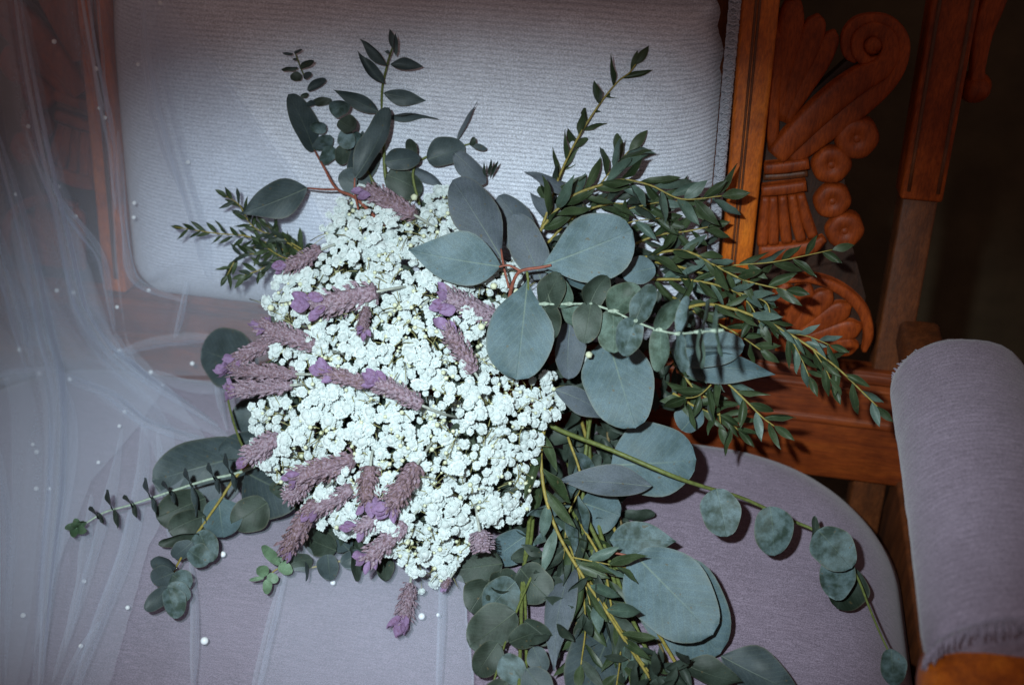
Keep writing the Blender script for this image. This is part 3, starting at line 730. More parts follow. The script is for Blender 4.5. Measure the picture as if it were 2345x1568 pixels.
leaf(g, (1238, 640, .88), (1175, 490, .885), 84, 'oval', 'leaf_grey', 4, 0)
leaf(g, (1300, 520, .9), (1212, 440, .905), 50, 'point', 'leaf_grey', 30, 2)
leaf(g, (1322, 462, .895), (1200, 394, .90), 40, 'point', 'leaf_grey', -40, 2)
leaf(g, (1560, 985, .90), (1600, 930, .90), 70, 'oval', 'leaf_blue', 20, 1)
leaf(g, (1330, 1150, .885), (1420, 1180, .885), 110, 'oval', 'leaf_blue', -12, 3)

g = stem('silver_dollar_eucalyptus', [(1330, 1160, .88), (1400, 1290, .853), (1475, 1300, .845)], .0019, .001, 'stem_green', label='branch with large flat blue-green leaves at the trailing stems')
leaf(g, (1452, 1268, .842), (1632, 1452, .800), 182, 'oval', 'leaf_blue', 4, 0)
leaf(g, (1470, 1300, .848), (1648, 1496, .812), 200, 'oval', 'leaf_blue', -6, 1)
leaf(g, (1312, 1290, .862), (1268, 1534, .790), 76, 'point', 'leaf_grey', -28, 2)
leaf(g, (1405, 1425, .835), (1325, 1620, .775), 140, 'oval', 'leaf_dusk', 6, 0)
leaf(g, (1650, 1500, .805), (1835, 1590, .775), 105, 'point', 'leaf_dusk', 10, 1)
leaf(g, (1560, 1515, .805), (1700, 1560, .78), 70, 'point', 'leaf_deep', 30, 1)
leaf(g, (1395, 1235, .87), (1548, 1238, .853), 92, 'point', 'leaf_mottled', 6, 2)
link('twig', mesh('twig', *tube(catmull([P(1385, 1262, .85), P(1440, 1272, .845), P(1480, 1290, .842)]), .0010, .0008), 'stem_red'), g)

# --- upper left: leaves against the back
g = stem('red_stemmed_eucalyptus', [(880, 520, .90), (815, 455, .912), (770, 432, .918), (742, 385, .925), (720, 345, .93)], .0016, .0008, 'stem_red', label='red twigged eucalyptus with slate leaves at the upper side of the flowers')
leaf(g, (721, 347, .935), (660, 216, .90), 66, 'oval', 'leaf_dusk', -28, 0)
leaf(g, (704, 431, .925), (552, 490, .91), 88, 'point', 'leaf_dusk', 14, 0)
link('twig', mesh('twig', *tube(catmull([P(704, 431, .925), P(740, 434, .92), P(775, 434, .918)]), .0008, .0010), 'stem_red'), g)
leaf(g, (812, 408, .905), (892, 247, .885), 60, 'oval', 'leaf_dusk', 30, 1)
link('twig', mesh('twig', *tube(catmull([P(812, 408, .905), P(812, 440, .905), P(820, 480, .9)]), .0008, .0010), 'stem_red'), g)
leaf(g, (800, 440, .935), (872, 250, .925), 72, 'point', 'leaf_dusk', -10, 0)
leaf(g, (845, 440, .93), (776, 400, .925), 66, 'oval', 'leaf_dusk', 5, 3)
g = stem('upright_eucalyptus', [(930, 520, .92), (885, 420, .925), (878, 300, .92), (874, 215, .905), (886, 150, .89), (899, 108, .88)], .0017, .0007, 'stem_green', label='upright sprig of pointed dark leaves reaching highest against the back')
for b_, t_, w_, ro in (((886, 151), (823, 90), 28, 30), ((880, 192), (819, 117), 30, -20), ((894, 148), (968, 152), 29, 18), ((878, 214), (976, 231), 38, -14), ((866, 258), (763, 207), 38, 16), ((880, 272), (1003, 273), 34, -62), ((901, 112), (892, 66), 19, 20), ((906, 128), (908, 74), 17, -50), ((893, 122), (880, 118), 8, 0)):
    leaf(g, (*b_, .045), (*t_, .045+rl.uniform(-.012, .018)), w_, 'point', 'leaf_dusk', ro)
leaf(g, (880, 372, .06), (962, 362, .06), 52, 'oval', 'leaf_dusk', -10)
leaf(g, (948, 356, .055), (936, 318, .06), 27, 'oval', 'leaf_deep', 15)
leaf(g, (884, 400, .055), (966, 440, .05), 74, 'oval', 'leaf_deep', 12)
leaf(g, (935, 385, .045), (1022, 436, .04), 32, 'point', 'leaf_grey', -30)
g = stem('upright_eucalyptus', [(960, 470, .92), (945, 400, .92), (965, 366, .92), (1020, 345, .915), (1075, 330, .91), (1090, 322, .91)], .0012, .0006, 'stem_green', label='short sprig of rounded leaves and one upright spike above the flowers')
leaf(g, (978, 366, .05), (1064, 336, .045), 66, 'oval', 'leaf_dusk', 4)
leaf(g, (1046, 322, .04), (1091, 234, .045), 20, 'willow', 'leaf_grey', 60)
leaf(g, (1040, 350, .06), (1112, 420, .055), 50, 'oval', 'leaf_grey', 12)
leaf(g, (1080, 332, .05), (1114, 342, .045), 15, 'oval', 'leaf_dusk', 0)
leaf(g, (1078, 335, .05), (1086, 314, .05), 14, 'oval', 'leaf_deep', 0)
for dx in (0, 14, 26):
    leaf(g, (1112+dx*.4, 408, .05), (1108+dx*1.2, 364+abs(dx-14)*.4, .06), 8, 'willow', 'leaf_deep', 30)
# spiral sprig
g = stem('spiral_eucalyptus', [(860, 430, .93), (812, 340, .93), (773, 295, .93), (738, 248, .925), (708, 200, .92), (690, 160, .91), (675, 120, .90)], .0013, .0005, 'stem_green', label='spiral sprig of small round leaves against the back, furthest up beside the veil')
for b_, t_, w_, ro in (((671, 124), (646, 122), 8, 30), ((673, 122), (692, 114), 8, 30), ((680, 137), (670, 136), 6, 0), ((683, 157), (644, 160), 12, 35), ((685, 156), (719, 140), 15, 10), ((692, 176), (664, 178), 22, 10), ((694, 176), (714, 171), 18, 30), ((704, 207), (746, 182), 21, 15), ((706, 215), (688, 222), 12, 10), ((714, 235), (760, 230), 20, 5), ((722, 236), (700, 240), 14, 10)):
    leaf(g, (*b_, .04), (*t_, .04+rl.uniform(-.006, .012)), w_, 'oval', 'leaf_deep' if rl.random() < .6 else 'leaf_dusk', ro)
for (cx, cy, a, L, w_) in ((760, 262, -0.6, 44, 42), (775, 275, 0.5, 44, 44), (780, 300, 0.9, 48, 44), (755, 310, 2.3, 46, 44), (785, 330, 1.6, 48, 42), (760, 335, 2.0, 46, 38), (800, 320, 0.2, 40, 36), (745, 285, 2.8, 36, 36)):
    leaf(g, (cx, cy, .05), (cx+L*math.cos(a), cy+L*math.sin(a), .05+rl.uniform(-.01, .02)), w_, 'oval', 'leaf_deep' if rl.random() < .6 else 'leaf_mottled', rl.uniform(-35, 35))

# --- willow (narrow leaved) branches
def autoleaf(g, pts, sp, ln, w, ang=42, mats=('leaf_willow',), start=0.05, tip=True, jit=1.0, shape='willow'):
    c = catmull([Vector((p[0], p[1], (base_d(p[0], p[1])-p[2]) if p[2] < .5 else p[2])) for p in pts], 12)
    acc = 0; side = 1; L = [0]
    for a, b_ in zip(c, c[1:]): L.append(L[-1]+math.hypot(b_.x-a.x, b_.y-a.y))
    tot = L[-1]; s = tot*start
    while s < tot*0.985:
        i = max(k for k in range(len(L)) if L[k] <= s); i = min(i, len(c)-2)
        q = (s-L[i])/max(1e-6, L[i+1]-L[i]); p = c[i].lerp(c[i+1], q); d = c[i+1]-c[i]; th = math.atan2(d.y, d.x)
        a = th+side*R(ang-7+rl.uniform(-20, 20)*jit); f = rl.uniform(1.0, 1.5)*(1-0.15*s/tot)
        dz = rl.uniform(-.03, .022)*ln/60
        tp = (p.x+math.cos(a)*ln*f, p.y+math.sin(a)*ln*f)
        dd = min(p.z+dz, base_d(*tp)-0.012)
        leaf(g, (p.x, p.y, p.z), (tp[0], tp[1], dd), w*rl.uniform(.75, 1.1), shape, rl.choice(mats), rl.uniform(-50, 50))
        side = -side; s += sp*rl.uniform(.36, .80)
    if tip:
        p = c[-1]; d = c[-1]-c[-3]; th = math.atan2(d.y, d.x)
        leaf(g, (p.x, p.y, p.z), (p.x+math.cos(th)*ln*.9, p.y+math.sin(th)*ln*.9, min(p.z, base_d(p.x+math.cos(th)*ln*.9, p.y+math.sin(th)*ln*.9)-.01)), w, shape, mats[0], rl.uniform(-20, 20))
def willow(pts, sp, ln, w, r0=.0012, r1=.0005, mat='stem_yellow', label=None, twigs=(), **kw):
    g = stem('willow_eucalyptus', pts, r0, r1, mat, label=label)
    autoleaf(g, pts, sp, ln, w, **kw)
    for tp, s2, l2, w2 in twigs:
        link('twig', mesh('twig', *tube(catmull([P(*q) for q in tp], 5), .0007, .0004, 5), mat), g)
        autoleaf(g, tp, s2, l2, w2, **kw)
    return g
willow([(1232, 545, .9), (1258, 470, .9), (1282, 400, .895), (1318, 325, .885), (1368, 245, .875), (1412, 190, .87), (1440, 168, .865), (1455, 148, .862)], 44, 58, 20, ang=40, label='narrow leaved dark green branch pointing up at the back\'s right half')
willow([(1225, 545, .895), (1262, 495, .89), (1310, 450, .885), (1372, 425, .88), (1425, 412, .878), (1490, 425, .875), (1560, 456, .87), (1652, 449, .86)], 36, 74, 26, r0=.0015, label='arching narrow leaved branch reaching the back\'s right braid',
       twigs=[([(1372, 425, .88), (1400, 390, .88), (1440, 345, .88)], 30, 70, 24), ([(1430, 480, .895), (1500, 465, .89), (1560, 460, .885)], 34, 66, 24), ([(1420, 540, .9), (1440, 510, .895), (1510, 500, .89)], 34, 60, 22)], mats=('leaf_willow', 'leaf_willow', 'leaf_silver'))
willow([(1440, 600, .9), (1530, 575, .885), (1585, 580, .88), (1640, 610, .872), (1700, 640, .865), (1755, 655, .86), (1800, 664, .855)], 34, 62, 22, label='narrow leaved branch crossing the stile below the braid\'s end',
       twigs=[([(1640, 610, .872), (1700, 606, .865), (1770, 600, .86), (1840, 586, .85), (1905, 572, .845)], 52, 58, 20)], mats=('leaf_willow', 'leaf_silver', 'leaf_willow'))
willow([(1480, 640, .9), (1560, 640, .89), (1630, 650, .88), (1690, 670, .872), (1750, 690, .862), (1765, 725, .86)], 30, 60, 20, mats=('leaf_willow', 'leaf_silver'), label='leafy narrow leaved branch between the other branches over the carved shell')
willow([(1500, 735, .89), (1600, 698, .875), (1680, 708, .862), (1752, 735, .852), (1803, 762, .848), (1862, 800, .842), (1920, 845, .838), (1972, 895, .834), (2008, 930, .83)], 50, 58, 19, r0=.0015, ang=38, label='longest narrow leaved branch, reaching furthest towards the armrest',
       twigs=[([(1803, 762, .848), (1832, 815, .848), (1852, 862, .845)], 34, 56, 18), ([(1862, 802, .842), (1890, 845, .84), (1905, 880, .84)], 34, 56, 18), ([(1803, 762, .848), (1850, 770, .845), (1900, 790, .84)], 36, 54, 17)], mats=('leaf_willow', 'leaf_willow', 'leaf_silver'))
willow([(1520, 800, .9), (1612, 842, .885), (1662, 875, .88), (1710, 920, .875), (1745, 955, .872), (1772, 975, .87)], 34, 64, 20, label='narrow leaved branch over the bottom rail and the seat\'s back edge',
       twigs=[([(1640, 868, .885), (1600, 905, .89), (1560, 912, .89)], 30, 56, 22)], mats=('leaf_willow', 'leaf_willow', 'leaf_silver'))
willow([(1540, 900, .9), (1600, 935, .9), (1660, 955, .9), (1690, 985, .9)], 28, 60, 18, label='short narrow leaved twig low over the bottom rail')
willow([(1262, 930, .872), (1240, 1010, .868), (1240, 1080, .865), (1252, 1150, .86), (1282, 1230, .852), (1335, 1320, .838), (1395, 1410, .82), (1440, 1480, .803), (1500, 1570, .78), (1540, 1640, .765)], 52, 82, 30, r0=.0016, r1=.0010, label='narrow leaved branch running down from the flowers to the front', mats=('leaf_willow', 'leaf_silver', 'leaf_willow'),
       twigs=[([(1310, 1275, .845), (1360, 1285, .842), (1440, 1300, .84)], 40, 70, 24), ([(1335, 1320, .838), (1350, 1380, .832), (1352, 1430, .83)], 40, 66, 24)])
willow([(1350, 1330, .845), (1420, 1440, .815), (1480, 1530, .79), (1560, 1620, .77)], 46, 74, 26, label='narrow leaved branch under the large flat leaves at the front', mats=('leaf_willow', 'leaf_deep'))
willow([(1300, 1000, .89), (1330, 1100, .88), (1300, 1180, .875), (1290, 1280, .86)], 44, 80, 34, label='broad willow leaves beside the flowers\' lower right edge', mats=('leaf_deep', 'leaf_mottled'), shape='point')
for k, (pts_, sp_, ln_, w_) in enumerate((
    ([(1250, 560, .91), (1310, 500, .905), (1380, 470, .90), (1450, 470, .895), (1520, 500, .89)], 34, 62, 22),
    ([(1240, 520, .91), (1268, 440, .91), (1300, 370, .905), (1330, 320, .90)], 30, 58, 20),
    ([(1430, 570, .91), (1500, 540, .905), (1570, 530, .90), (1620, 520, .895)], 30, 60, 20),
    ([(1500, 600, .905), (1570, 615, .895), (1640, 640, .885), (1710, 690, .875), (1740, 740, .87)], 32, 62, 20),
    ([(1540, 680, .905), (1600, 720, .895), (1680, 760, .885), (1740, 800, .875)], 32, 60, 20),
    ([(1540, 830, .91), (1590, 890, .905), (1640, 930, .90), (1650, 970, .90)], 30, 58, 19))):
    willow(pts_, sp_, ln_, w_, mats=('leaf_willow', 'leaf_willow', 'leaf_deep'), label=('dark narrow leaved sprig behind the largest round leaf', 'dark narrow leaved sprig behind the branch pointing up', 'short narrow leaved sprig right of the largest round leaf', 'narrow leaved sprig curving down over the stile foot', 'narrow leaved sprig behind the jutting round leaved branch', 'narrow leaved sprig drooping onto the bottom rail')[k])
for k, (pts_, sp_, ln_, w_) in enumerate((
    ([(1290, 1130, .885), (1300, 1230, .866), (1330, 1330, .842), (1340, 1430, .818), (1330, 1520, .795)], 40, 74, 24),
    ([(1330, 1200, .872), (1380, 1290, .853), (1400, 1390, .832), (1420, 1480, .808), (1410, 1580, .78)], 38, 74, 24))):
    willow(pts_, sp_, ln_, w_, mats=('leaf_willow', 'leaf_deep', 'leaf_willow'), label=('narrow leaved sprig hanging just below the flowers\' right edge', 'narrow leaved sprig beside the bare stems at the front')[k])
# left fine foliage
g = stem('willow_eucalyptus', [(760, 590, .93), (690, 585, .945), (620, 560, .955), (560, 540, .958), (500, 535, .955), (400, 520, .95)], .0011, .0004, 'stem_yellow', label='bushy fine leaved sprig at the upper left of the flowers')
autoleaf(g, [(690, 585, .945), (620, 560, .955), (560, 545, .958), (500, 535, .955), (420, 522, .95)], 26, 34, 10, mats=('leaf_willow',))
for tp in ([(700, 590, .945), (640, 570, .945), (590, 580, .945), (545, 590, .95), (520, 630, .95)], [(700, 585, .94), (640, 545, .945), (580, 520, .945), (548, 470, .94), (518, 450, .935)], [(700, 600, .94), (640, 600, .945), (590, 620, .945), (560, 630, .945)], [(690, 570, .94), (640, 540, .94), (610, 515, .94)], [(700, 595, .935), (650, 590, .938), (600, 560, .94)]):
    link('twig', mesh('twig', *tube(catmull([P(*q) for q in tp], 5), .0007, .0004, 5), 'stem_yellow'), g)
    autoleaf(g, tp, 15, 34, 12, mats=('leaf_willow', 'leaf_willow', 'leaf_deep'), jit=1.8)

# --- baby blue (round leaved) branches
def pair(g, x, y, d, a1, L1, a2, L2, w, mat, r1=0, r2=0, dz=-.006):
    for a, L, ro in ((a1, L1, r1), (a2, L2, r2)):
        a = R(a); t = (x+L*math.cos(a), y+L*math.sin(a))
        leaf(g, (x-7*math.cos(a), y-7*math.sin(a), d+rl.choice((.002, -.005, -.005))), (*t, d+dz+rl.uniform(-.008, .006)), w*rl.uniform(.92, 1.14), 'oval', mat, ro+rl.uniform(-14, 14))
g = stem('round_leaf_eucalyptus', [(1180, 690, .85), (1245, 696, .835), (1300, 696, .828), (1352, 697, .82), (1402, 712, .81), (1452, 735, .798), (1505, 755, .782), (1552, 764, .765), (1600, 760, .745), (1655, 756, .72)], .0009, .0008, 'stem_pale', label='branch of round paired leaves jutting out towards the camera')
pair(g, 1246, 696, .836, -62, 80, 78, 84, 72, 'leaf_deep', 28, -22)
pair(g, 1300, 696, .832, -118, 66, 60, 62, 60, 'leaf_sage', 20, 24)
pair(g, 1352, 697, .822, -60, 76, 100, 90, 72, 'leaf_deep', -18, 16)
pair(g, 1402, 712, .812, -42, 84, 88, 96, 66, 'leaf_sage', 20, -22)
pair(g, 1455, 735, .80, -66, 92, 110, 84, 62, 'leaf_mottled', 38, 26)
pair(g, 1508, 755, .785, -58, 84, 92, 96, 60, 'leaf_sage', -48, -42)
pair(g, 1556, 764, .766, -80, 88, 84, 90, 58, 'leaf_mottled', 62, -58)
pair(g, 1602, 760, .746, -78, 76, 86, 84, 54, 'leaf_silver', -70, 68)
pair(g, 1640, 757, .726, -88, 58, 78, 62, 46, 'leaf_silver', 76, -74)
for (x, y, d) in ((1246, 696, .832), (1302, 696, .826), (1353, 697, .818), (1404, 712, .808), (1456, 735, .796), (1508, 755, .780), (1556, 764, .762), (1602, 760, .742), (1640, 757, .723)):
    p = at(x, y, d); q = RT*.0042; 
    vs, fs = tube([p-q, p], .0008, .0019, 8); tube([p, p+q], .0019, .0008, 8, vs, fs)
    link('node', mesh('node', vs, fs, 'stem_pale'), g)
# right trailing
g = stem('round_leaf_eucalyptus', [(1240, 960, .89), (1285, 986, .885), (1400, 1030, .868), (1530, 1085, .86), (1605, 1112, .868), (1700, 1140, .885), (1800, 1186, .89), (1872, 1218, .888), (1930, 1272, .87), (1962, 1320, .857), (1990, 1390, .838), (2015, 1450, .818), (2044, 1510, .802)], .0021, .0007, 'stem_green', label='long trailing round leaved branch lying across the seat towards the armrest')
leaf(g, (1640, 1118, .86), (1664, 1228, .852), 92, 'oval', 'leaf_mottled', 8, 0)
leaf(g, (1762, 1158, .875), (1772, 1272, .855), 92, 'oval', 'leaf_mottled', -14, 1)
leaf(g, (1872, 1212, .868), (1950, 1300, .845), 96, 'oval', 'leaf_mottled', 6, 0)
leaf(g, (1866, 1180, .885), (1862, 1268, .870), 26, 'oval', 'leaf_deep', 40, 0)
leaf(g, (1930, 1272, .868), (1912, 1372, .838), 80, 'oval', 'leaf_mottled', -6, 3)
leaf(g, (1960, 1300, .868), (1915, 1392, .845), 92, 'oval', 'leaf_deep', 10, 1)
leaf(g, (2040, 1484, .80), (2046, 1570, .78), 58, 'oval', 'leaf_mottled', 4, 1)
# left trailing with edge-on leaves
g = stem('round_leaf_eucalyptus', [(640, 1040, .90), (552, 1080, .905), (475, 1098, .905), (390, 1125, .90), (300, 1155, .895), (240, 1172, .893), (195, 1198, .888), (168, 1212, .886)], .0014, .0006, 'stem_pale', label='pale straight sprig with edge-on leaves pointing left over the veil')
for (x, y, u_, dn) in ((528, 1084, 46, 40), (490, 1094, 34, 34), (437, 1110, 38, 72), (388, 1126, 24, 24), (345, 1140, 46, 34), (300, 1154, 20, 28), (258, 1167, 46, 40), (222, 1180, 20, 12)):
    d = P(x, y, .9); dd = .885
    leaf(g, (x, y, .897), (x-10, y-u_, dd-.012), 30, 'oval', 'leaf_dusk' if x > 300 else 'leaf_deep', 74, 0)
    leaf(g, (x, y, .897), (x+12, y+dn, dd-.012), 30, 'oval', 'leaf_dusk' if x > 300 else 'leaf_deep', -72, 1)
for a in (20, 110, 190, 265, 320):
    leaf(g, (175, 1208, .886), (175+26*math.cos(R(a)), 1208+22*math.sin(R(a)), .87), 20, 'oval', 'leaf_bright', rl.uniform(-25, 25))
# lower left hanging
g = stem('round_leaf_eucalyptus', [(600, 1040, .91), (545, 1085, .905), (500, 1150, .895), (462, 1205, .882), (428, 1255, .868), (402, 1300, .853), (385, 1345, .842), (378, 1375, .836)], .0014, .0006, 'stem_yellow', label='hanging sprig of dark round leaves at the bouquet\'s lower left')
for b_, t_, w_, m_, ro in (((470, 1140), (358, 1185), 92, 'leaf_deep', 4), ((470, 1180), (385, 1215), 76, 'leaf_deep', 10), ((455, 1222), (362, 1246), 30, 'leaf_deep', 35), ((455, 1215), (488, 1285), 64, 'leaf_mottled', -10), ((432, 1258), (478, 1288), 56, 'leaf_mottled', 20), ((440, 1240), (395, 1275), 44, 'leaf_dusk', 15), ((500, 1140), (512, 1230), 92, 'leaf_blue', 6), ((612, 1150), (530, 1200), 84, 'leaf_deep', -6), ((402, 1300), (345, 1282), 40, 'leaf_dusk', 10), ((398, 1310), (348, 1330), 54, 'leaf_dusk', 10), ((395, 1315), (436, 1345), 62, 'leaf_mottled', 5), ((384, 1345), (332, 1396), 42, 'leaf_dusk', -10), ((384, 1345), (408, 1414), 52, 'leaf_mottled', 12), ((384, 1340), (434, 1370), 50, 'leaf_mottled', 0)):
    leaf(g, (*b_, .045), (*t_, .03), w_, 'oval', m_, ro)
g = stem('silver_dollar_eucalyptus', [(680, 1090, .90), (620, 1060, .905), (560, 1030, .91), (520, 900, .955), (540, 830, .96)], .0014, .0008, 'stem_green', label='broad dark teal leaves spread on the veil left of the flowers')
for b_, t_, w_, m_, ro, l1, l2 in (((575, 840), (462, 800), 140, 'leaf_dusk', 12, .06, .045), ((620, 930), (530, 965), 90, 'leaf_dusk', -8, .06, .05), ((570, 1040), (348, 1100), 160, 'leaf_dusk', 4, .04, .03), ((560, 1080), (690, 1140), 165, 'leaf_dusk', -8, .05, .05), ((600, 1000), (500, 1035), 62, 'leaf_dusk', 15, .055, .05)):
    leaf(g, (*b_, l1), (*t_, l2), w_, 'oval', m_, ro)
# below the flowers
g = stem('round_leaf_eucalyptus', [(930, 1230, .875), (840, 1268, .872), (760, 1288, .872), (690, 1302, .868), (640, 1300, .866), (612, 1320, .862)], .0012, .0005, 'stem_yellow', label='sprig of small round leaves under the lower left edge of the flowers')
for b_, t_, w_, m_, ro in (((770, 1260), (690, 1225), 62, 'leaf_deep', 10), ((800, 1260), (745, 1210), 56, 'leaf_dusk', -10), ((750, 1268), (756, 1328), 50, 'leaf_dusk', 6), ((812, 1250), (814, 1330), 50, 'leaf_deep', 55), ((882, 1268), (882, 1330), 42, 'leaf_deep', 8), ((715, 1280), (660, 1290), 46, 'leaf_deep', 20), ((830, 1265), (780, 1290), 46, 'leaf_dusk', 10), ((700, 1285), (700, 1330), 26, 'leaf_dusk', 70), ((860, 1240), (800, 1230), 60, 'leaf_deep', 0)):
    leaf(g, (*b_, .03), (*t_, .022), w_, 'oval', m_, ro)
for b_, t_, w_ in (((640, 1292), (598, 1250), 26), ((640, 1290), (668, 1312), 28), ((612, 1316), (588, 1300), 28), ((612, 1316), (636, 1330), 24), ((610, 1325), (612, 1360), 22), ((605, 1322), (570, 1328), 10), ((640, 1285), (660, 1262), 24)):
    leaf(g, (*b_, .03), (*t_, .026), w_, 'oval', 'leaf_bright', rl.uniform(-20, 20))
# bottom centre cluster
g = stem('round_leaf_eucalyptus', [(1215, 1150, .90), (1208, 1230, .875), (1196, 1330, .848), (1192, 1450, .812), (1188, 1570, .775), (1185, 1640, .757)], .0018, .0013, 'stem_green', label='round leaved stems hanging in front below the flowers')
for tp, r_ in (([(1222, 1160, .9), (1215, 1240, .872), (1200, 1300, .855), (1204, 1420, .822), (1205, 1560, .778)], .0016), ([(1225, 1300, .85), (1190, 1380, .83), (1160, 1460, .808), (1130, 1560, .78)], .0011), ([(1100, 1330, .85), (1105, 1360, .845), (1120, 1440, .82), (1125, 1500, .80)], .0009)):
    link('twig', mesh('twig', *tube(catmull([P(*q) for q in tp], 6), r_, r_*.7, 6), 'stem_green'), g)
for b_, t_, w_, m_, ro in (((1150, 1290), (1030, 1305), 88, 'leaf_deep', 6), ((1205, 1225), (1130, 1280), 82, 'leaf_blue', 12), ((1170, 1280), (1240, 1262), 40, 'leaf_deep', 35), ((1180, 1330), (1112, 1400), 92, 'leaf_mottled', 8), ((1120, 1330), (1075, 1400), 74, 'leaf_deep', 4), ((1190, 1300), (1255, 1370), 96, 'leaf_deep', -12), ((1180, 1400), (1075, 1480), 98, 'leaf_deep', -8), ((1165, 1470), (1250, 1440), 60, 'leaf_deep', 20), ((1200, 1420), (1265, 1470), 50, 'leaf_deep', -20), ((1140, 1470), (1090, 1545), 70, 'leaf_deep', 6), ((1150, 1500), (1200, 1560), 64, 'leaf_mottled', 0), ((1220, 1480), (1245, 1540), 50, 'leaf_dusk', 10), ((1160, 1560), (1110, 1620), 70, 'leaf_deep', 0), ((1205, 1530), (1260, 1600), 70, 'leaf_dusk', 0), ((1130, 1350), (1180, 1310), 60, 'leaf_deep', 14), ((1260, 1240), (1300, 1300), 52, 'leaf_deep', 20), ((1130, 1190), (1085, 1150), 60, 'leaf_deep', 0), ((1170, 1210), (1120, 1160), 66, 'leaf_deep', 10)):
    leaf(g, (*b_, .034), (*t_, .022), w_, 'oval', m_, ro)

# --- bare stems of the hand-tied bunch, running down to the front
for i, (pts, r_, mt) in enumerate((
    ([(1300, 1060, .92), (1340, 1170, .895), (1400, 1290, .86), (1440, 1400, .83), (1500, 1530, .795), (1545, 1640, .765)], .0020, 'stem_green'),
    ([(1345, 940, .92), (1352, 1080, .90), (1365, 1180, .885), (1395, 1290, .858), (1430, 1420, .826), (1470, 1560, .787), (1490, 1640, .767)], .0020, 'stem_green'),
    ([(1330, 960, .93), (1370, 1100, .905), (1420, 1250, .875), (1470, 1380, .845), (1560, 1540, .797), (1620, 1640, .772)], .0017, 'stem_yellow'),
    ([(1365, 870, .94), (1390, 980, .93), (1400, 1120, .91), (1445, 1270, .875), (1490, 1420, .838), (1545, 1560, .795), (1580, 1650, .772)], .0016, 'stem_brown'),
    ([(1290, 1130, .90), (1340, 1230, .87), (1390, 1340, .842), (1430, 1460, .812), (1450, 1600, .775)], .0019, 'stem_green'),
    ([(1250, 1100, .91), (1262, 1230, .878), (1300, 1360, .845), (1340, 1500, .802), (1370, 1640, .765)], .0016, 'stem_brown'))):
    stem('bare_stem', [(a_, b_, c_+.008) for a_, b_, c_ in pts], r_*.9, r_*0.8, mt)

# --- baby's breath
POLY = [(738, 520), (742, 485), (775, 455), (840, 425), (905, 450), (960, 480), (1000, 428), (1072, 455), (1092, 500), (1085, 560), (1120, 590), (1180, 600), (1215, 590), (1185, 650), (1150, 710), (1130, 780), (1180, 860), (1262, 850), (1292, 945), (1245, 965), (1232, 1020), (1225, 1070), (1232, 1100), (1212, 1140), (1205, 1190), (1150, 1200), (1085, 1215), (1075, 1250), (1040, 1318), (1000, 1340), (955, 1325), (905, 1280), (850, 1240), (790, 1225), (735, 1200), (690, 1175), (640, 1110), (598, 1070), (588, 1040), (570, 990), (578, 915), (640, 905), (690, 870), (610, 800), (655, 770), (610, 715), (612, 675), (640, 635), (690, 620), (745, 570)]
def inside(x, y, poly=POLY):
    c = False; n = len(poly)
    for i in range(n):
        x1, y1 = poly[i]; x2, y2 = poly[(i+1) % n]
        if (y1 > y) != (y2 > y) and x < (x2-x1)*(y-y1)/(y2-y1)+x1: c = not c
    return c
def dome(x, y):
    u = (x-945)/400; v = (y-890)/500; q = u*u+v*v
    return 0.93-(y-430)*0.075/915-0.075*max(-0.25, 1-q)
def dome_n(x, y):
    e = 6; a = at(x+e, y, dome(x+e, y))-at(x-e, y, dome(x-e, y)); b_ = at(x, y+e, dome(x, y+e))-at(x, y-e, dome(x, y-e))
    n = b_.cross(a).normalized(); return n if n.dot(CAM-at(x, y, .9)) > 0 else -n
def bloom_mesh(k):
    rr = random.Random(50+k); vs, fs = [], []; N = 34
    for i in range(N):
        zc = 1-1.12*(i+.5)/N; a = i*2.39996+rr.uniform(-.35, .35); rad_ = math.sqrt(max(0, 1-zc*zc))
        n = Vector((rad_*math.cos(a), rad_*math.sin(a), zc)); e = Vector((-math.sin(a), math.cos(a), 0)); up = n.cross(e)*-1
        out = (n*0.75+Vector((math.cos(a), math.sin(a), 0.15))*0.45+e*rr.uniform(-.3, .3)).normalized(); s_ = (e+n*rr.uniform(-.35, .35)).normalized()
        L = rr.uniform(.82, 1.08)*(1 if zc < .6 else .88); w = rr.uniform(.20, .33); c = Vector((0, 0, .02)); nn = out.cross(s_); b = len(vs)
        o = out*L; cu = rr.uniform(-.08, .14)
        vs += [c+o*.35-s_*w*.4, c+o*.35+s_*w*.4, c+o*.8-s_*w+nn*cu, c+o*.8+s_*w-nn*cu, c+o*1.0-s_*w*.7+nn*rr.uniform(-.08, .08), c+o*.93+nn*.05, c+o*1.02+s_*w*.6+nn*rr.uniform(-.08, .08)]
        fs += [(b, b+1, b+3, b+2), (b+2, b+5, b+4), (b+2, b+3, b+5), (b+3, b+6, b+5)]
    b = len(vs); sg = 8
    for (q, z) in ((.70, .0), (.66, .30), (.46, .58), (.2, .74)):
        for j in range(sg): a = 2*math.pi*(j+q)/sg; vs.append(Vector((q*math.cos(a), q*math.sin(a), z))*rr.uniform(.92, 1.08))
    for i in range(3):
        for j in range(sg): fs.append((b+i*sg+j, b+i*sg+(j+1) % sg, b+(i+1)*sg+(j+1) % sg, b+(i+1)*sg+j))
    fs.append(tuple(b+3*sg+j for j in range(sg)))
    return vs, fs
BL = [bloom_mesh(k) for k in range(6)]
BLM = [mesh('bloom', v, f, 'petal') for v, f in BL]
rb = random.Random(11)
pts = []; grid = {}
def try_add(x, y, md):
    gx, gy = int(x//20), int(y//20)
    for a in range(gx-2, gx+3):
        for b_ in range(gy-2, gy+3):
            for (px, py) in grid.get((a, b_), ()):
                if (px-x)**2+(py-y)**2 < md*md: return False
    grid.setdefault((gx, gy), []).append((x, y)); return True
cl = []; tries = 0
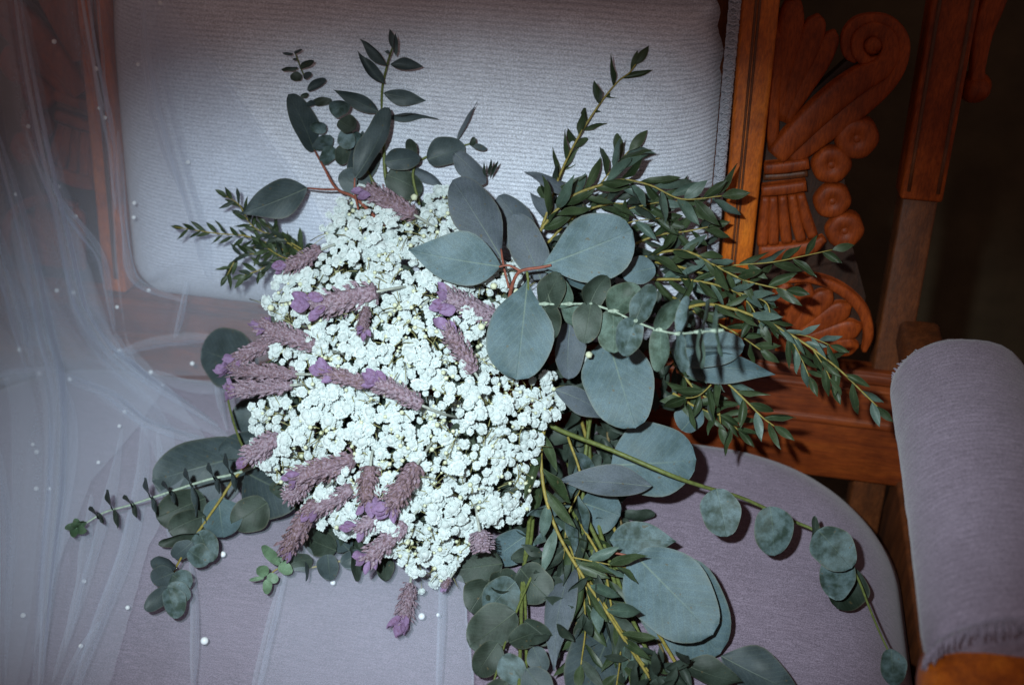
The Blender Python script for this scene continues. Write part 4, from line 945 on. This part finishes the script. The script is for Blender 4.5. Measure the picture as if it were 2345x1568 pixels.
while tries < 9000:
    tries += 1; x = rb.uniform(565, 1295); y = rb.uniform(418, 1345)
    if not inside(x, y): continue
    md = rb.uniform(35, 50)
    if all((x-c[0])**2+(y-c[1])**2 > md*md for c in cl): cl.append((x, y, rb.uniform(20, 33), rb.uniform(-.012, .014)))
for (cx_, cy_, cr, cz) in cl:
    for _ in range(60):
        q = math.sqrt(rb.random()); a = rb.uniform(0, 6.28); x, y = cx_+q*cr*math.cos(a), cy_+q*cr*math.sin(a)
        if inside(x, y) and noise.noise(Vector((x/46.0, y/46.0, 2.2))) > -0.42 and try_add(x, y, 13.5+5*rb.random()): pts.append((x, y, (cz, q)))
for _ in range(2600):
    x = rb.uniform(575, 1285); y = rb.uniform(430, 1335)
    if inside(x, y) and try_add(x, y, 17.0): pts.append((x, y, (rb.uniform(.020, .034), .3)))
# loose blooms at the rim
for p in ((612, 690), (622, 712), (1205, 570), (1180, 590), (965, 1352), (1262, 600), (1140, 1160), (1175, 1150), (1190, 1170), (1130, 1150), (605, 795), (632, 800), (1335, 820), (940, 1300), (1170, 660), (1150, 650), (1015, 1310)): pts.append((p[0], p[1], (-.006, .5)))
blooms = []
for (x, y, nz) in pts:
    cz, q = nz; sz = rb.choice((rb.uniform(8, 12), rb.uniform(12, 17), rb.uniform(14, 19.5)))*(1.1-.15*q); d = dome(x, y)+cz+.008*q*q+rb.uniform(-.005, .006)
    d = min(d, base_d(x, y)-0.02)
    blooms.append([x, y, d, sz, rb.randrange(6)])
def bloom_mat(x, y, d, sz):
    p = at(x, y, d); n = dome_n(x, y)*0.75+(CAM-p).normalized()*0.45+Vector((rb.uniform(-1, 1), rb.uniform(-1, 1), rb.uniform(-1, 1)))*0.42; n.normalize()
    q = n.to_track_quat('Z', 'Y') @ Matrix.Rotation(rb.uniform(0, 6.28), 4, 'Z').to_quaternion()
    s = sz*d/F
    return Matrix.Translation(p) @ q.to_matrix().to_4x4() @ Matrix.Diagonal((s*rb.uniform(.85, 1.1), s*rb.uniform(.85, 1.1), s*0.95, 1))
# sprays: stems from a hidden heart, then blooms; eight sprays by position
hearts = [(800, 560), (1010, 520), (760, 800), (980, 760), (1140, 700), (760, 1040), (960, 1000), (1150, 980), (900, 1200), (1080, 1160)]
HN = ['upper left', 'top', 'left', 'centre', 'right, under the round leaves', 'lower left', 'middle', 'right', 'bottom', 'lower right']
spr = []
root = at(1180, 1180, .95)
for i, (hx, hy) in enumerate(hearts):
    c = catmull([root, at((hx+1180)/2, (hy+1180)/2, .95), at(hx, hy, dome(hx, hy)+.06)], 6)
    o = link('babys_breath', mesh('babys_breath', *tube(c, .0016, .0011, 5), 'gyp_stem'), bq); o['label'] = 'spray of white baby\'s breath at the %s of the flower dome' % HN[i]; spr.append(o)
def near(x, y): return min(range(len(hearts)), key=lambda i: (hearts[i][0]-x)**2+(hearts[i][1]-y)**2)
blooms.sort(key=lambda b: -b[3]/b[2])
vsS = [[] for _ in hearts]; fsS = [[] for _ in hearts]; stS = [([], []) for _ in hearts]; buS = [([], []) for _ in hearts]
ico = bmesh.new(); bmesh.ops.create_icosphere(ico, subdivisions=1, radius=1); IV = [v.co.copy() for v in ico.verts]; IF = [tuple(v.index for v in f.verts) for f in ico.faces]; ico.free()
for n, (x, y, d, sz, k) in enumerate(blooms):
    i = near(x, y); mw = bloom_mat(x, y, d, sz)
    if n < 300: link('bloom', BLM[k], spr[i], mw)
    else:
        b = len(vsS[i]); vsS[i] += [mw @ v for v in BL[k][0]]; fsS[i] += [tuple(q+b for q in f) for f in BL[k][1]]
    # a stalk for each bloom
    hx, hy = hearts[i]; p = mw.translation; tx, ty = x+(hx-x)*rb.uniform(.15, .4)+rb.uniform(-14, 14), y+(hy-y)*rb.uniform(.15, .4)+rb.uniform(-14, 14)
    q = at(tx, ty, dome(tx, ty)+rb.uniform(.022, .04)); h = at(hx, hy, dome(hx, hy)+.06)
    tube([p, (p+q)/2+Vector((0, 0, .002)), q], .00035, .0005, 4, *stS[i])
    if rb.random() < .3: tube([q, (q+h)/2, h], .0005, .0008, 4, *stS[i])
# fine twigs and buds showing over and between the flowers
for n in range(1150):
    x = rb.uniform(580, 1290); y = rb.uniform(430, 1340)
    if not inside(x, y): continue
    i = near(x, y); d0 = dome(x, y)+rb.uniform(-.006, .012); a = rb.uniform(0, 6.28); L = rb.uniform(14, 46)
    x2, y2 = x+math.cos(a)*L, y+math.sin(a)*L; p, q = at(x, y, d0), at(x2, y2, dome(x2, y2)+rb.uniform(-.006, .02))
    tube([p, (p+q)/2+Vector((rb.uniform(-.001, .001), 0, .001)), q], .00028, .00042, 4, *stS[i])
    if rb.random() < .75:
        s = rb.uniform(.0011, .0022); b = len(buS[i][0]); buS[i][0].extend([p+v*s for v in IV]); buS[i][1].extend([tuple(k+b for k in f) for f in IF])
for (x, y) in ((948, 452), (985, 560), (1102, 748), (1190, 542), (1130, 655), (620, 705), (1182, 668), (1190, 672), (1348, 812)):
    p = at(x, y, dome(x, y)-.012 if x < 1300 else .86); s = .0032; b = len(buS[4][0]); buS[4][0].extend([p+v*s for v in IV]); buS[4][1].extend([tuple(k+b for k in f) for f in IF])
for i in range(len(hearts)):
    o = link('bloom_mass', mesh('bloom_mass', vsS[i], fsS[i], 'petal'), spr[i]); o['kind'] = 'stuff'
    o = link('fine_stems', mesh('fine_stems', *stS[i], 'gyp_stem'), spr[i]); o['kind'] = 'stuff'
    o = link('buds', mesh('buds', *buS[i], 'bud'), spr[i]); o['kind'] = 'stuff'

# --- lavender
def lav_mesh(k):
    rr = random.Random(90+k); vs, fs = [], []
    def rad(t): return 0.5*(0.55+0.45*math.sin(min(1, t*1.5+.18)*math.pi*.5))*(1 if t < .7 else math.sqrt(max(0.04, 1-((t-.7)/.34)**2)))*(1+.07*math.sin(t*17+k*2))
    bend = (.06, -.08, .03, .10)[k]
    def ctr(t): return bend*math.sin(t*3.0)
    sg = 9; rows = 9
    for i in range(rows+1):
        t = i/rows
        for j in range(sg):
            a = 2*math.pi*j/sg; r = rad(t)*.78; vs.append(Vector((r*math.cos(a)+ctr(t), t, r*math.sin(a))))
    for i in range(rows):
        for j in range(sg): fs.append((i*sg+j, i*sg+(j+1) % sg, (i+1)*sg+(j+1) % sg, (i+1)*sg+j))
    fs.append(tuple(range(sg))); fs.append(tuple(rows*sg+j for j in range(sg))[::-1])
    nr = 14
    for i in range(nr):
        for j in range(10):
            if rr.random() < .16: continue
            t = (i+.3*(j % 2)+rr.uniform(-.15, .15))/nr*.97; a = 2*math.pi*(j+.5*(i % 2))/9+rr.uniform(-.15, .15); r = rad(max(0, min(1, t)))*.72
            c = Vector((r*math.cos(a)+ctr(t), t, r*math.sin(a))); n = Vector((math.cos(a), 0, math.sin(a))); s = Vector((-math.sin(a), 0, math.cos(a)))
            L = rr.uniform(.07, .15); w = rr.uniform(.08, .17); op = rr.uniform(.08, .34)
            b = len(vs); yv = Vector((0, 1, 0))
            vs += [c-s*w*.5, c+s*w*.5, c+yv*L*.6+n*op*.7-s*w*.65, c+yv*L*.6+n*op*.7+s*w*.65, c+yv*L+n*op*1.05, c+yv*L*.3+n*op*.9]
            fs += [(b, b+1, b+5), (b+1, b+3, b+5), (b, b+5, b+2), (b+5, b+3, b+4), (b+5, b+4, b+2)]
    return vs, fs
LV = [mesh('lavender_head', *lav_mesh(k), 'lav', False) for k in range(4)]
def lpetal(k):
    rr = random.Random(k+5); vs, fs = [], []
    for i in range(6):
        t = i/5; w = (.25, .75, 1, .95, .7, .15)[i]
        for j in range(4):
            u = -1+2*j/3; vs.append((u*w*.5, t, .22*math.sin(t*2.4+k)+.18*(u*u)-.12*t*u+rr.uniform(-.04, .04)))
    for i in range(5):
        for j in range(3): q = i*4+j; fs.append((q, q+1, q+5, q+4))
    return mesh('petal', vs, fs, 'lav_tip')
LP = [lpetal(k) for k in range(3)]
rv = random.Random(21)
LAVS = [((948, 492), (838, 432), 50, 3, 'top of the white flowers'), ((735, 572), (648, 614), 44, 2, 'beside the bushy fine leaves'), ((862, 668), (712, 704), 66, 3, 'widest, upper left of the flower dome'), ((838, 705), (830, 768), 32, 2, 'short, pointing down beneath the widest one'), ((720, 792), (596, 742), 46, 3, 'leaning left over the dark teal leaf'), ((640, 768), (528, 828), 44, 2, 'left edge, behind another'), ((676, 856), (522, 846), 48, 3, 'left edge, upper of two side by side'), ((664, 882), (524, 890), 44, 3, 'left edge, lower of two side by side'), ((1138, 732), (1010, 678), 54, 3, 'under the left round leaf'), ((1086, 852), (1020, 745), 48, 2, 'pointing up beside the round leaf'), ((872, 884), (740, 852), 46, 4, 'bright tipped, in the dome\'s middle'), ((966, 928), (850, 872), 50, 3, 'behind the bright tipped one in the middle'), ((634, 1000), (566, 1044), 52, 1, 'brownish, at the dome\'s left rim'), ((808, 1050), (665, 1096), 52, 2, 'lying level at the lower left'), ((700, 1104), (655, 1140), 46, 0, 'stubby and brown, lower left'), ((806, 1118), (706, 1172), 48, 2, 'lower left, below the level one'), ((722, 1150), (652, 1262), 46, 2, 'hanging over the lower left rim'), ((848, 1066), (842, 1160), 48, 3, 'upright, left of a pair'), ((955, 1062), (886, 1165), 52, 3, 'upright, right of a pair'), ((888, 1172), (812, 1214), 40, 2, 'small, below the pair'), ((928, 1196), (836, 1282), 50, 3, 'lower rim, below the pair'), ((938, 1338), (920, 1438), 46, 3, 'hanging alone below the flowers'), ((1098, 1216), (1108, 1262), 48, 0, 'blunt, at the lower right rim'), ((1030, 1322), (1012, 1346), 18, 2, 'tiny, at the bottom edge')]
for i, (b_, t_, w_, np_, lb) in enumerate(LAVS):
    lf = rv.uniform(-.006, .004) if i not in (21, 23) else 0
    db = min(dome(*b_)-.006+lf, base_d(*b_)-.03); dt = min(dome(*t_)-.012+lf, base_d(*t_)-.03)
    if i == 21: db, dt = base_d(*b_)-.028, base_d(*t_)-.020
    B, T = at(*b_, db), at(*t_, dt); ax = T-B; L = ax.length; yn = ax/L
    z = (CAM-B); z = (z-yn*z.dot(yn)).normalized(); x = yn.cross(z); wd_ = rv.uniform(.74, 1.0)*w_*db/F; th = rv.uniform(0, 6.28)
    x2, z2 = x*math.cos(th)+z*math.sin(th), z*math.cos(th)-x*math.sin(th)
    mw = Matrix(((x2.x*wd_, ax.x, z2.x*wd_, B.x), (x2.y*wd_, ax.y, z2.y*wd_, B.y), (x2.z*wd_, ax.z, z2.z*wd_, B.z), (0, 0, 0, 1)))
    o = link('lavender', LV[i % 4], bq, mw); o['label'] = 'mauve lavender head, '+lb
    WM[o.name] = mw
    sp = [B+yn*L*.1, B-yn*.006+AX*.003, B-yn*(.012+.012*rv.random())+AX*.018, B-yn*.03+AX*.05] if i != 21 else [B+yn*L*.1, B-yn*.01, at(945, 1290, .86), at(960, 1230, .87)]
    link('stalk', mesh('stalk', *tube(catmull(sp, 5), .0011, .0011, 6), 'lav_stem'), o)
    for q in range(np_*2 if np_ else 0):
        a = rv.uniform(-.75, .75); pl = rv.uniform(.008, .0135)*(w_/48); pb = B+ax*rv.uniform(.74, .98)+x*wd_*.40*math.sin(a)+z*wd_*rv.uniform(-.1, .35)
        d2 = (yn*math.cos(a)+x*math.sin(a)+z*rv.uniform(-.1, .35)).normalized(); zz = (z-d2*z.dot(d2)).normalized(); xx = d2.cross(zz); pw = pl*rv.uniform(.45, .8)
        link('petal', LP[q % 3], o, Matrix(((xx.x*pw, d2.x*pl, zz.x*pl, pb.x), (xx.y*pw, d2.y*pl, zz.y*pl, pb.y), (xx.z*pw, d2.z*pl, zz.z*pl, pb.z), (0, 0, 0, 1))))

# --- dark leaves added to block light behind the flowers, filling under the big leaves
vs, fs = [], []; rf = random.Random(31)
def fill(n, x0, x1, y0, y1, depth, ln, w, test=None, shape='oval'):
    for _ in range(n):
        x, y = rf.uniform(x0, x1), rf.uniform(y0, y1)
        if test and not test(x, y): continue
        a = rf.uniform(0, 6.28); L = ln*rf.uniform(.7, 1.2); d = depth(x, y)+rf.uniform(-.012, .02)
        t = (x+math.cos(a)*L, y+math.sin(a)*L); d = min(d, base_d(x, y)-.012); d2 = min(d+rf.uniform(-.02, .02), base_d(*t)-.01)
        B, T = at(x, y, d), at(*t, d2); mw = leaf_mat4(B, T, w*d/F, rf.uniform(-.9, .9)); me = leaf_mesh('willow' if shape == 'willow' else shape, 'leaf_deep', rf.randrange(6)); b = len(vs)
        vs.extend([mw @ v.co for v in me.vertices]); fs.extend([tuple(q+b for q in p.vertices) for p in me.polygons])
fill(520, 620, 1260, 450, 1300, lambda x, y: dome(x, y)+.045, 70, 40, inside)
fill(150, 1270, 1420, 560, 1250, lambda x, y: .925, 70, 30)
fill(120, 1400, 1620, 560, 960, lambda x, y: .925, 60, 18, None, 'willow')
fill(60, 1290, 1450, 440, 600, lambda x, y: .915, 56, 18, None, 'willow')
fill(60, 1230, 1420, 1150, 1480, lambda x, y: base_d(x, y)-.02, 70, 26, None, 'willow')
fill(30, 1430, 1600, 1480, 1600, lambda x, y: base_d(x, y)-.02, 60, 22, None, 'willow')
o = link('filler_foliage', mesh('filler_foliage', vs, fs, 'leaf_deep'), bq); o['kind'] = 'stuff'; o['label'] = 'dark inner foliage added to block light and fill the bunch'
print('leaves', NLEAF[0], 'blooms', len(blooms))
